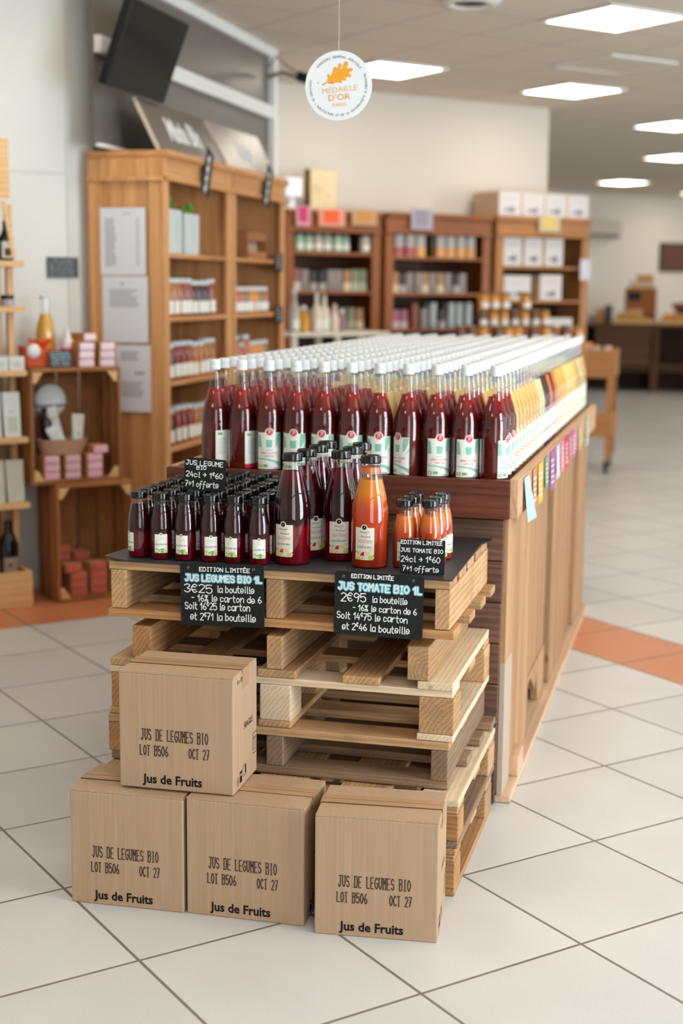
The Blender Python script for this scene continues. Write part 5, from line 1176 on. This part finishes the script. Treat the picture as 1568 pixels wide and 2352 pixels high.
for k in range(2):
    o = thing('brown_bottle', 'dark brown bottle with white label on the pine rack, ' + ('right one', 'left one')[k], 'bottle', shelf_item(0.925 - k * 0.075, 0.055, 1.5885), TH, 'brown bottles on the pine rack')
    obj('body', MB().lathe([(0.03, 0), (0.033, 0.006), (0.033, 0.10), (0.02, 0.125), (0.014, 0.14), (0.014, 0.175)], 18), plain('dark_amber_glass', C(30, 18, 14), 0.15), o, smooth=40); a = Art(); a.rect(-0.03, 0.012, 0.03, 0.085, 0, 1); a.rect(-0.018, 0.02, 0.012, 0.055, 1, 2); obj('label', art_wrap(a, 0.0335), [M_LABEL, plain('brown_print', C(96, 74, 62), 0.8)], o)
    o = thing('small_dark_jar', 'small jar with black lid on the pine rack, ' + ('right one', 'left one')[k], 'jar', shelf_item(0.925 - k * 0.075, 0.055, 1.3855), TH, 'small black lidded jars')
    obj('body', MB().lathe([(0.03, 0), (0.032, 0.004), (0.032, 0.03)], 18), plain('grey_jar', C(176, 172, 176), 0.4), o, smooth=40); obj('lid', MB().lathe([(0.03, 0.0305), (0.03, 0.05)], 18), M_BLACK, o)
    o = obj('white_carton', MB().box(-0.036, 0.036, 0, 0.1, 0, 0.062), plain('white_carton_card', C(222, 224, 220), 0.6), None, shelf_item(0.944 - k * 0.078, 0.003, 1.0975), TH, bevel=0.002); tag(o, 'small white carton on the pine rack, ' + ('right one', 'left one')[k], 'box', 'white cartons on the pine rack')
    a = Art(); a.rect(-0.02, 0.015, 0.02, 0.04, 0, 1); obj('print', art_flat(a, (0, 0, 0), (1, 0, 0), (0, 0, 1), (0, -1, 0), 0.0004), plain('pale_grey_print', C(196, 204, 200), 0.7), o)
def pouch(lab, i, z, w, h, m, grp):
    o = thing('paper_pouch', lab, 'pouch', shelf_item(i, 0.040, z), TH, grp)
    mb = MB(); mb.hexa([(-w / 2, -0.028, 0), (w / 2, -0.028, 0), (w / 2, 0.028, 0), (-w / 2, 0.028, 0)], [(-w / 2 - 0.004, -0.004, h), (w / 2 + 0.004, -0.004, h), (w / 2 + 0.004, 0.004, h), (-w / 2 - 0.004, 0.004, h)]); obj('pouch', mb, m, o, bevel=0.003)
    a = Art(); a.rect(-w * 0.3, h * 0.12, w * 0.3, h * 0.45, 0, 1); a.rect(-w * 0.2, h * 0.55, w * 0.15, h * 0.6, 0, 1)
    mb = art_flat(a, (0, -0.0285, 0), (1, 0, 0), (0, 0.116 if False else 0.024 / h, 1), (0, -1, 0), 0.0006); obj('print', mb, plain('soft_green_grey_print', C(196, 204, 190), 0.7), o)
M_POUCH = plain('white_pouch', C(222, 226, 226), 0.6); M_POUCH2 = plain('cream_pouch', C(206, 204, 190), 0.6)
for k in range(3):
    pouch('tall white pouch on the middle board of the pine rack, %s from right' % ORD[k], 0.922 - k * 0.092, 0.7925, 0.075, 0.205, M_POUCH, 'white pouches on the pine rack')
    pouch('cream pouch on the lower board of the pine rack, %s from right' % ORD[k], 0.930 - k * 0.092, 0.4905, 0.078, 0.195, M_POUCH2, 'cream pouches on the pine rack')
o = thing('dark_bottle', 'dark bottle with grey label in the drawer of the pine rack', 'bottle', shelf_item(0.90, 0.055, 0.151), TH)
obj('body', MB().lathe([(0.042, 0), (0.045, 0.006), (0.045, 0.14), (0.03, 0.18), (0.02, 0.20), (0.02, 0.25)], 20), plain('black_glass', C(14, 12, 12), 0.15), o, smooth=40); a = Art(); a.rect(-0.04, 0.01, 0.04, 0.085, 0, 1); a.disc(-0.01, 0.05, 0.008, 1, 2, 10); obj('label', art_wrap(a, 0.0455), [plain('grey_label', C(150, 136, 126), 0.7), M_BLACKINK], o)

# ================================================================== bookcases along the back wall
BJ = 6.16
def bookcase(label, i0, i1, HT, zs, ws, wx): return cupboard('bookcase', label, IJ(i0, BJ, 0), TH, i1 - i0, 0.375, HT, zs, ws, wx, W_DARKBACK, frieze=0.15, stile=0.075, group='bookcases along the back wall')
bookcase('reddish wooden bookcase nearest the oak cabinets, along the back wall', 2.86, 3.705, 2.05, [1.74, 1.45, 1.16, 0.85, 0.5], W_RED, W_REDX)
bookcase('reddish wooden bookcase between its two neighbours at the back wall', 3.755, 4.775, 2.055, [1.72, 1.44, 1.16, 0.85, 0.5], W_RED, W_REDX)
bookcase('tan wooden bookcase under the white cartons, at the wall end', 4.835, 5.83, 2.065, [1.665, 1.385, 1.12, 0.8, 0.5], W_TAN, W_TANX)
def packet_proto(col, nm, w, h, d, band=None, bandz=(0.0, 0.4)):
    w *= 0.92; o = obj('packet', MB().box(-w / 2, w / 2, 0, d, 0, h), plain(nm, col, 0.5, 0.4), None, bevel=0.003); tag(o, '', 'packet')
    if band:
        obj('printed_band', MB().box(-w / 2 - 0.0008, w / 2 + 0.0008, -0.0008, d * 0.9, h * bandz[0] + 0.002, h * bandz[1]), plain(nm + '_band', band, 0.5), o)
    return Maker(o)
def row(makers, i0, i1, z, where, grp, dj=0.03, gaps=(), cat=None):
    n = len(makers)
    for k, (mk, desc) in enumerate(makers):
        if mk is None: continue
        i = i0 + (i1 - i0) * (k + 0.5) / n
        r = mk.put(IJ(i, BJ + dj + random.uniform(0, 0.03), z + 0.0005), TH + random.uniform(-0.03, 0.03), '%s, %s from left, %s' % (desc, ORD[k], where), grp)
        if cat: r['category'] = cat
gj = jar_proto('herb_jar', 0.04, 0.135, 0.02, plain('mint_green_jar', C(150, 178, 150), 0.25), plain('steel_grey_lid', C(120, 116, 112), 0.4), M_LABEL2, 0.02, 0.06)
wj = jar_proto('herb_jar', 0.042, 0.14, 0.02, plain('greyish_jar', C(176, 168, 152), 0.25), plain('steel_grey_lid', C(120, 116, 112), 0.4), M_LABEL2, 0.02, 0.06)
row([(gj, 'mint green jar'), (gj, 'pale green jar'), (wj, 'greyish jar'), (wj, 'greyish lidded jar'), (gj, 'green jar'), (gj, 'mint coloured jar'), (None, ''), (wj, 'low grey jar')], 2.95, 3.62, 1.74, 'top shelf of the first bookcase', 'jars on the first bookcase')
P = {}
def pk_(key): return P[key]
P['grey'] = packet_proto(C(140, 130, 122), 'grey_packet', 0.07, 0.16, 0.12, C(130, 120, 112)); P['rose'] = packet_proto(C(150, 96, 92), 'rose_packet', 0.06, 0.165, 0.12, C(206, 190, 180)); P['tan'] = packet_proto(C(166, 124, 80), 'tan_packet', 0.065, 0.16, 0.12, C(214, 190, 150))
P['dark'] = packet_proto(C(60, 50, 46), 'dark_packet', 0.06, 0.15, 0.12, C(170, 160, 152)); P['sage'] = packet_proto(C(130, 132, 104), 'sage_packet', 0.07, 0.165, 0.12, C(170, 168, 146)); P['white'] = packet_proto(C(190, 182, 172), 'white_packet', 0.085, 0.17, 0.1, C(226, 160, 90), (0.02, 0.45)); P['whiter'] = packet_proto(C(188, 180, 172), 'white_red_packet', 0.085, 0.17, 0.1, C(176, 84, 78), (0.02, 0.45))
P['tall'] = packet_proto(C(168, 178, 178), 'pale_tall_packet', 0.06, 0.205, 0.1, C(150, 150, 146), (0.0, 0.15)); P['brown'] = packet_proto(C(140, 76, 50), 'brown_packet', 0.055, 0.2, 0.1); P['mauve'] = packet_proto(C(160, 96, 110), 'mauve_packet', 0.07, 0.15, 0.1, C(200, 170, 170))
def seq(s): return [(P[x] if x else None, y) for x, y in s]
row(seq([('rose', 'rose packet'), ('grey', 'grey packet'), ('dark', 'dark packet'), ('dark', 'dark packet'), ('grey', 'grey packet'), ('grey', 'pale grey packet'), ('tan', 'tan packet'), ('sage', 'sage packet'), ('sage', 'sage green packet')]), 2.95, 3.62, 1.45, 'second shelf of the first bookcase', 'packets on the first bookcase, second shelf')
row(seq([('grey', 'grey packet'), ('mauve', 'mauve packet'), ('grey', 'grey packet'), ('mauve', 'mauve packet'), ('sage', 'sage packet'), ('sage', 'greenish packet'), ('tan', 'tan packet')]), 3.05, 3.60, 1.16, 'third shelf of the first bookcase', 'packets on the first bookcase, third shelf')
row(seq([('whiter', 'white packet with red foot'), ('whiter', 'white packet with red base'), ('white', 'white packet with orange foot'), (None, ''), ('white', 'white packet with orange foot'), ('white', 'white orange packet'), ('white', 'white packet with orange base'), ('white', 'white packet')]), 3.86, 4.68, 1.72, 'top shelf of the middle bookcase', 'white packets on the middle bookcase')
row(seq([('tan', 'tan packet'), ('dark', 'dark packet'), ('grey', 'grey packet'), ('grey', 'grey packet'), ('tan', 'tan packet'), ('grey', 'grey packet'), ('tan', 'tan packet'), ('grey', 'grey packet'), ('dark', 'dark packet'), ('grey', 'grey packet')]), 3.84, 4.58, 1.44, 'second shelf of the middle bookcase', 'packets on the middle bookcase')
row(seq([('mauve', 'mauve packet'), ('mauve', 'mauve packet'), ('brown', 'brown tall packet'), ('grey', 'grey packet'), ('tall', 'pale tall packet'), ('dark', 'dark packet'), ('tall', 'pale tall packet'), ('tall', 'pale tall packet'), ('tall', 'pale tall packet')]), 3.84, 4.66, 1.16, 'third shelf of the middle bookcase', 'tall packets on the middle bookcase')
M_WCART = plain('white_printed_carton', C(214, 208, 204), 0.6); M_PURP = plain('muted_purple_print', C(132, 118, 136), 0.7)
def wine_carton(lab, i, j, z, w, d, h, grp):
    o = thing('white_carton', lab, 'box', IJ(i, j, z), TH, grp)
    obj('carton', MB().box(0, w, 0.001, d, 0, h), M_CARD2, o, bevel=0.003); obj('printed_front', MB().box(0.006, w - 0.006, -0.0005, 0.0, 0.006, h - 0.006), M_WCART, o)
    a = Art(); a.disc(w * 0.58, h * 0.26, h * 0.13, 0, 1, 12); a.rect(w * 0.25, h * 0.2, w * 0.6, h * 0.3, 0, 1); a.rect(w * 0.2, h * 0.7, w * 0.8, h * 0.74, 1, 1)
    obj('print', art_flat(a, (0, -0.0006, 0), (1, 0, 0), (0, 0, 1), (0, -1, 0), 0.0004), [M_PURP, plain('pale_mauve_print', C(190, 180, 186), 0.7)], o)
for k in range(4): wine_carton('white printed carton on top of the tan bookcase, %s from the left' % ORD[k], 4.848 + k * 0.243, BJ + 0.0, 2.0655, 0.238, 0.33, 0.195, 'cartons on top of the tan bookcase')
for k in range(3): wine_carton('white printed carton in the tan bookcase, upper shelf, %s from left' % ORD[k], 4.925 + k * 0.222, BJ + 0.03, 1.6655, 0.205, 0.25, 0.235, 'cartons inside the tan bookcase')
wine_carton('wider white carton in the tan bookcase, second shelf', 4.945, BJ + 0.03, 1.3855, 0.29, 0.25, 0.205, 'cartons inside the tan bookcase'); wine_carton('narrow white carton in the tan bookcase, second shelf', 5.33, BJ + 0.03, 1.3855, 0.24, 0.25, 0.215, 'cartons inside the tan bookcase')
wine_carton('low white carton in the tan bookcase, third shelf', 5.30, BJ + 0.03, 1.1205, 0.40, 0.25, 0.12, 'cartons inside the tan bookcase')
# display cards hooked over the cornices, poster and lamp on top
def card(lab, i, z, w, h, m, m2, grp='display cards on the bookcase fronts'):
    o = thing('display_card', lab, 'card', IJ(i, BJ - 0.034, z), TH, grp); obj('card', MB().box(0, w, -0.004, 0, 0, h), m, o)
    if m2: obj('printed_field', MB().box(w * 0.18, w * 0.78, -0.0052, -0.0042, h * 0.2, h * 0.95), m2, o)
card('orange display card on the front of the first bookcase', 3.125, 1.93, 0.23, 0.125, plain('pale_coral_card', C(226, 150, 126), 0.6), plain('orange_field', C(228, 92, 30), 0.6))
card('beige display card on the front of the first bookcase', 3.42, 1.945, 0.225, 0.115, plain('beige_card', C(190, 148, 106), 0.6), plain('ochre_field', C(196, 136, 72), 0.6))
card('pink display card at the left end of the first bookcase', 2.93, 1.925, 0.125, 0.145, plain('pink_card', C(214, 150, 160), 0.6), plain('crimson_field', C(196, 50, 96), 0.6))
card('lilac grey display card on the middle bookcase front', 3.965, 1.93, 0.205, 0.155, plain('lilac_grey_card', C(170, 162, 172), 0.5), plain('grey_lilac_field', C(146, 138, 150), 0.5))
card('pale yellow display card on the tan bookcase front', 5.245, 1.945, 0.225, 0.13, plain('pale_olive_card', C(196, 184, 144), 0.6), plain('straw_field', C(220, 190, 100), 0.6))
card('white notice on the outer stile of the tan bookcase', 5.71, 1.56, 0.11, 0.17, plain('lilac_white_notice', C(214, 204, 214), 0.6), None)
o = thing('poster_box', 'tall cream box with orange dots on top of the first bookcase', 'box', IJ(3.11, BJ + 0.06, 2.0505), TH)
obj('box', MB().box(0, 0.235, 0, 0.09, 0, 0.30), plain('brown_box_side', C(140, 100, 58), 0.7), o); a = Art(); a.rect(0.002, 0.002, 0.233, 0.298, 0, 1)
for q in range(12): a.disc(random.uniform(0.03, 0.2), random.uniform(0.03, 0.27), random.uniform(0.008, 0.02), random.choice((1, 2, 3)), 2, 10)
obj('printed_front', art_flat(a, (0, 0, 0), (1, 0, 0), (0, 0, 1), (0, -1, 0), 0.0006), [plain('cream_print', C(226, 206, 164), 0.6), plain('soft_orange', C(230, 184, 120), 0.6), plain('soft_coral', C(222, 170, 140), 0.6), plain('soft_sage', C(190, 178, 150), 0.6)], o)
o = thing('white_speaker', 'small white box on a round foot beside the cream poster box', 'speaker', IJ(2.87, BJ + 0.02, 2.0505), TH)
obj('housing', MB().box(0, 0.15, 0, 0.1, 0.085, 0.225), plain('bright_white_plastic', C(244, 248, 250), 0.4), o, bevel=0.012); obj('foot', MB().lathe([(0.05, 0), (0.05, 0.01), (0.03, 0.03), (0.03, 0.0845)], 16, 0, (0.08, 0.05, 0)), plain('bright_white_plastic', C(244, 248, 250), 0.4), o, smooth=40)

# ------------------------------------------------------------------ white topped counter before the first bookcase
TJ = 5.55
t = thing('white_counter', 'white topped high table before the first bookcase', 'table', IJ(2.56, TJ, 0), TH)
obj('top', MB().box(0, 0.83, 0, 0.35, 1.135, 1.165), plain('off_white_top', C(222, 212, 196), 0.5), t, bevel=0.004)
for x in (0.03, 0.39, 0.76):
    for y in (0.03, 0.29): obj('leg', MB().box(-0.018, 0.018, -0.018, 0.018, 0, 1.1345), plain('off_white_top', C(222, 212, 196), 0.5), t, (x + 0.018, y + 0.018, 0))
obj('lower_board', MB().box(0.0, 0.83, 0.012, 0.34, 0.90, 0.92), W_REDX, t)
PRF = [(0.035, 0), (0.038, 0.006), (0.038, 0.13), (0.028, 0.17), (0.015, 0.20), (0.014, 0.25)]
def small_bottle(lab, i, dj, h, body, cap, lab_m=None, r=1.0):
    o = thing('oil_bottle', lab, 'bottle', IJ(2.56 + i * 0.9, TJ + dj, 1.1655), TH, 'bottles on the white counter'); k = h / 0.25
    obj('body', MB().lathe([(a * r, b * k) for a, b in PRF], 18), body, o, smooth=40); obj('cap', MB().lathe([(0.015 * r, h + 0.0005), (0.015 * r, h + 0.025)], 14), cap, o)
    if lab_m: a = Art(); a.rect(-0.03 * r, 0.02, 0.03 * r, 0.09, 0, 1); obj('label', art_wrap(a, 0.0385 * r), lab_m, o)
GL2 = plain('grey_glass_bottle', C(180, 170, 160), 0.2); Y2 = plain('golden_oil', C(216, 150, 24), 0.25); W2 = plain('cream_bottle', C(222, 208, 190), 0.4)
small_bottle('grey glass bottle at the cabinet end of the white counter', 0.09, 0.10, 0.27, GL2, plain('silver_blue_cap', C(200, 214, 226), 0.3), M_LABEL)
small_bottle('yellow oil bottle on the white counter, nearer one', 0.19, 0.12, 0.16, Y2, M_CAPW, None, 1.1); small_bottle('yellow oil bottle on the white counter, farther one', 0.235, 0.22, 0.15, Y2, M_CAPW)
small_bottle('tall cream bottle on the white counter, left of the pair', 0.295, 0.10, 0.25, W2, W2, M_LABEL); small_bottle('tall cream bottle on the white counter, right of the pair', 0.385, 0.13, 0.24, W2, GL2, M_LABEL)
small_bottle('short cream bottle on the white counter', 0.475, 0.12, 0.17, W2, W2, None, 0.9)
small_bottle('mauve flask on the white counter', 0.57, 0.16, 0.13, plain('mauve_flask', C(150, 110, 120), 0.4), M_CAPW)
# ------------------------------------------------------------------ table of honey jars behind the long display
HJ = 4.75
t = thing('jar_table', 'wooden table of honey jars before the tan bookcase', 'table', IJ(3.45, HJ, 0), TH)
obj('top', MB().box(-0.62, 0.62, -0.3, 0.3, 1.06, 1.10), W_TANX, t, (0.57, 0.3, 0), bevel=0.004)
for x in (0.02, 1.10):
    for y in (0.05, 0.5): obj('leg', MB().box(-0.03, 0.03, -0.03, 0.03, 0, 1.0595), W_TAN, t, (x + 0.03, y + 0.03, 0))
obj('step', MB().box(-0.36, 0.36, -0.12, 0.12, 1.1005, 1.204), W_TANX, t, (0.80, 0.45, 0))
kinds = ['dark', 'dark', 'honey', 'dark', 'honey', 'honey', 'dark', 'honey', 'dark', 'dark', 'honey', 'dark', 'honey']
for k in range(11): jar(kinds[k]).put(IJ(3.45 + 0.06 + k * 0.105 + random.uniform(-0.008, 0.008), HJ + 0.10 + random.uniform(-0.03, 0.05), 1.1005), TH, '%s jar in the front row behind the bottle display, %s from left' % (JW[kinds[k]], ORD[k]), 'honey jars in the front row')
for k in range(7): jar(['dark', 'honey', 'honey', 'dark', 'honey', 'dark', 'honey'][k]).put(IJ(3.45 + 0.50 + k * 0.098, HJ + 0.44, 1.2065), TH, '%s jar on the raised step, %s from left' % (JW[['dark', 'honey', 'honey', 'dark', 'honey', 'dark', 'honey'][k]], ORD[k]), 'honey jars on the step')
for k in (0, 1, 2, 4): jar(['honey', 'honey', 'honey', 'dark', 'honey', 'dark'][k]).put(IJ(3.45 + 0.51 + k * 0.098, HJ + 0.44, 1.3325), TH, '%s jar in the upper layer on the step, %s from left' % (JW[['honey', 'honey', 'honey', 'dark', 'honey', 'dark'][k]], ORD[k]), 'honey jars stacked above')

# ================================================================== trolley crates past the end of the display
t = thing('produce_trolley', 'wooden produce trolley on castors past the end of the display', 'trolley', (-0.50, 7.72, 0), 0)
for x in (0.0, 0.26):
    for y in (0.0, 0.5): obj('post', MB().box(-0.022, 0.022, -0.022, 0.022, 0.11, 1.0), W_TAN, t, (x + 0.022, y + 0.022, 0))
for z0, z1 in ((0.78, 1.0), (0.30, 0.50)):
    obj('tray_front', MB().box(-0.16, 0.16, -0.014, -0.001, z0, z1), W_TANX, t, (0.152, 0, 0), bevel=0.003); obj('tray_floor', MB().box(0, 0.305, 0.0, 0.54, z0 + 0.02, z0 + 0.035), W_TANX, t)
    for x in (-0.008, 0.3055): obj('tray_side', MB().box(x, x + 0.012, 0.0, 0.54, z0, z1), W_TANX, t)
for x in (0.03, 0.27):
    for y in (0.03, 0.5):
        fk = obj('castor', MB().box(-0.02, -0.014, -0.012, 0.012, 0.0, 0.06).box(0.014, 0.02, -0.012, 0.012, 0.0, 0.06).box(-0.02, 0.02, -0.012, 0.012, 0.06, 0.066), M_STEEL, t, (x, y, 0.045))
        w = obj('wheel', MB().lathe([(0.045, -0.012), (0.05, -0.008), (0.05, 0.008), (0.045, 0.012)], 18), M_BLACK, fk, (0, 0, 0.006), smooth=40); w.rotation_euler = (0, radians(90), 0)
def heap(nm, word, cols, n, x0, x1, y0, y1, z, r, grp, where, cat, rise=0.04):
    protos = []
    for q, (cn, c_) in enumerate(cols):
        mb = MB().ball((0, 0, 0), r, 0, 12, (1, 1, 0.94)); mb.v = [(x, y, zz * (1 - 0.1 * (zz > r * 0.8))) for x, y, zz in mb.v]
        o = obj(nm, mb, plain(nm + '_' + cn.replace(' ', '_'), c_, 0.4), None, smooth=60); tag(o, '', cat)
        obj('stalk', MB().tube([(0, 0, r * 0.9), (0.003, 0, r * 1.15)], 0.003, 5), plain('stalk_green', C(90, 110, 50), 0.7), o); protos.append((cn, Maker(o)))
    cnx = max(1, int((x1 - x0) / (2.02 * r))); cny = max(1, int((y1 - y0) / (2.02 * r))); k = 0; lay = 0
    while k < n:
        for a in range(cnx - lay):
            for b in range(cny - lay):
                if k >= n: break
                cn, mk = protos[(a * 3 + b + lay) % len(protos)]
                mk.put((x0 + r + (a + lay * 0.5) * 2.02 * r, y0 + r + (b + lay * 0.5) * 2.02 * r, z + r + lay * r * 1.5), random.uniform(0, 6), '%s %s %s' % (cn, word, where), '%s %ss %s' % (cn, word, where)); k += 1
        lay += 1
        if cnx - lay < 1 or cny - lay < 1: break
heap('tomato', 'tomato', [('red', C(190, 50, 36)), ('pale red', C(206, 110, 86))], 26, -0.452, -0.240, 7.78, 8.2, 0.3365, 0.034, 'tomatoes', 'in the low trolley tray', 'tomato')
for k in range(3):
    o = obj('flour_sack', MB().lathe([(0.036, 0), (0.044, 0.02), (0.043, 0.15), (0.036, 0.20), (0.03, 0.215)], 14), plain('pale_sack', C(206, 186, 166), 0.8), None, (-0.435 + k * 0.09, 7.86, 0.8155 - 0.0), 0, smooth=50); tag(o, 'pale sack in the upper trolley tray, %s from the left' % ORD[k], 'sack', 'pale sacks in the trolley'); obj('tie', MB().lathe([(0.034, 0.205), (0.034, 0.212)], 12), M_KRAFT, o)
# ================================================================== fruit counter at the far end
t = thing('fruit_counter', 'dark wooden fruit counter with open compartments by the far wall', 'counter', (-1.35, 17.4, 0), 0)
obj('top', MB().box(-1.6, 1.6, -0.02, 0.8, 0.94, 0.985), W_COUNTER, t, (1.6, 0, 0), bevel=0.004)
for k in range(4): obj('front_board', MB().box(-0.42, 0.42, 0.0, 0.02, 0.40 + k * 0.135, 0.53 + k * 0.135), W_COUNTER, t, (0.68, 0, 0))
obj('bottom_shelf', MB().box(-1.55, 1.55, 0.03, 0.75, 0.30, 0.33), W_COUNTER, t, (1.6, 0, 0))
for x in (0.08, 1.12, 2.1, 3.1): obj('post', MB().box(-0.05, 0.05, 0.0, 0.75, 0.0, 0.9395), W_COUNTER, t, (x, 0.0, 0))
obj('inner_back', MB().box(0.05, 3.15, 0.76, 0.78, 0.0, 0.9395), W_DARKBACK, t); obj('base_rail', MB().box(-1.55, 1.55, 0.021, 0.05, 0.36, 0.399), W_COUNTER, t, (1.6, 0, 0))
for k, (x, w, m, lab) in enumerate(((-0.86, 0.62, 'pine', 'shallow tray of yellow fruit on the counter, left one'), (-0.20, 0.62, 'pine', 'shallow tray of orange fruit on the counter, right one'))):
    o = thing('fruit_tray', lab, 'tray', (x, 17.45, 0.9855), 0, 'fruit trays on the counter')
    obj('tray_floor', MB().box(0, w, 0, 0.5, 0, 0.012), W_PINE, o); obj('front_lip', MB().box(-w / 2, w / 2, -0.012, 0.0, 0, 0.055), W_PINE, o, (w / 2, 0, 0)); obj('back_lip', MB().box(-w / 2, w / 2, 0.5, 0.512, 0, 0.055), W_PINE, o, (w / 2, 0, 0))
    for xx in (-0.006, w - 0.006): obj('side_lip', MB().box(xx, xx + 0.012, 0.0005, 0.4995, 0, 0.055), W_PINE, o)
heap('apple', 'apple', [('yellow', C(214, 170, 70)), ('golden', C(206, 150, 60))], 46, -0.84, -0.27, 17.46, 17.93, 0.998, 0.042, 'apples', 'in the left counter tray', 'apple')
heap('orange', 'orange', [('orange', C(222, 140, 40)), ('pale orange', C(226, 160, 60))], 46, -0.18, 0.39, 17.46, 17.93, 0.998, 0.042, 'oranges', 'in the right counter tray', 'orange')
o = thing('wooden_display_box', 'upright orange brown wooden box on the fruit counter', 'box', (-0.72, 17.98, 0.9855), 0)
obj('case', MB().box(0, 0.46, 0.0, 0.2, 0, 0.52), wood('amber_wood', C(120, 66, 26), C(168, 104, 50), 'Z', ring=12), o, bevel=0.004); obj('dark_opening', MB().box(0.04, 0.24, -0.003, -0.0005, 0.33, 0.46), M_BLACK, o); obj('pale_label', MB().box(0.03, 0.27, -0.003, -0.0005, 0.06, 0.20), plain('pale_card_label', C(206, 170, 140), 0.6), o)
o = thing('cardboard_tray', 'small cardboard tray on top of the upright wooden box', 'box', (-0.66, 18.0, 1.5062), 0); obj('tray', MB().box(0, 0.36, 0, 0.16, 0, 0.10), M_CARD2, o); obj('ochre_packet', MB().box(0.10, 0.34, 0.02, 0.14, 0.1005, 0.19), plain('ochre_packet', C(190, 130, 60), 0.6), o)
o = thing('crate_of_bananas', 'dark crate with yellow bananas at the right edge of the photo', 'crate', (0.22, 18.02, 0.9855), 0)
obj('crate', MB().box(-0.2, 0.6, 0, 0.18, 0, 0.22), plain('black_crate', C(28, 24, 24), 0.6), o); obj('red_lid', MB().box(-0.25, 0.62, -0.02, 0.2, 0.2205, 0.30), plain('brick_red_board', C(130, 60, 36), 0.6), o)
for k in range(9):
    i_ = k % 3; l_ = k // 3
    cx, cy, cz = -1.22 + k * 0.044, 17.6, 1.05
for k, (x, cn, c_, h) in enumerate(((-1.22, 'mauve', C(150, 120, 122), 0.11), (-1.10, 'amber', C(176, 120, 60), 0.2), (-0.98, 'dark', C(70, 52, 44), 0.26))):
    o = obj('fruit_punnet', MB().box(0, 0.1, 0, 0.2, 0, h), plain('punnet_' + cn, c_, 0.6), None, (x, 17.55, 0.9855)); tag(o, '%s carton at the left end of the fruit counter' % cn, 'carton', 'cartons on the fruit counter'); obj('lid', MB().box(0.005, 0.095, 0.005, 0.195, h + 0.0005, h + 0.01), M_CARD2, o)
o = thing('picture_frame', 'dark framed picture on the far wall at the photo edge', 'picture', IJ(14.80, J1 - 0.24, 1.80), TH)
obj('frame', MB().box(-0.02, 0.62, 0.0, 0.03, -0.02, 0.45), plain('dark_frame', C(70, 40, 30), 0.5), o); obj('print', MB().box(0.02, 0.58, -0.003, -0.0005, 0.02, 0.41), plain('dark_print', C(96, 62, 48), 0.6), o)
o = thing('air_conditioner', 'pale air conditioning unit high on the far wall', 'air conditioner', IJ(12.9, J1 - 0.40, 2.28), TH)
obj('case', MB().box(0, 0.85, 0, 0.19, 0, 0.28), plain('grey_white_case', C(196, 186, 174), 0.5), o, bevel=0.02); obj('vent_slot', MB().box(0.05, 0.8, -0.002, -0.0005, 0.02, 0.07), plain('grey_slot', C(110, 104, 98), 0.6), o)
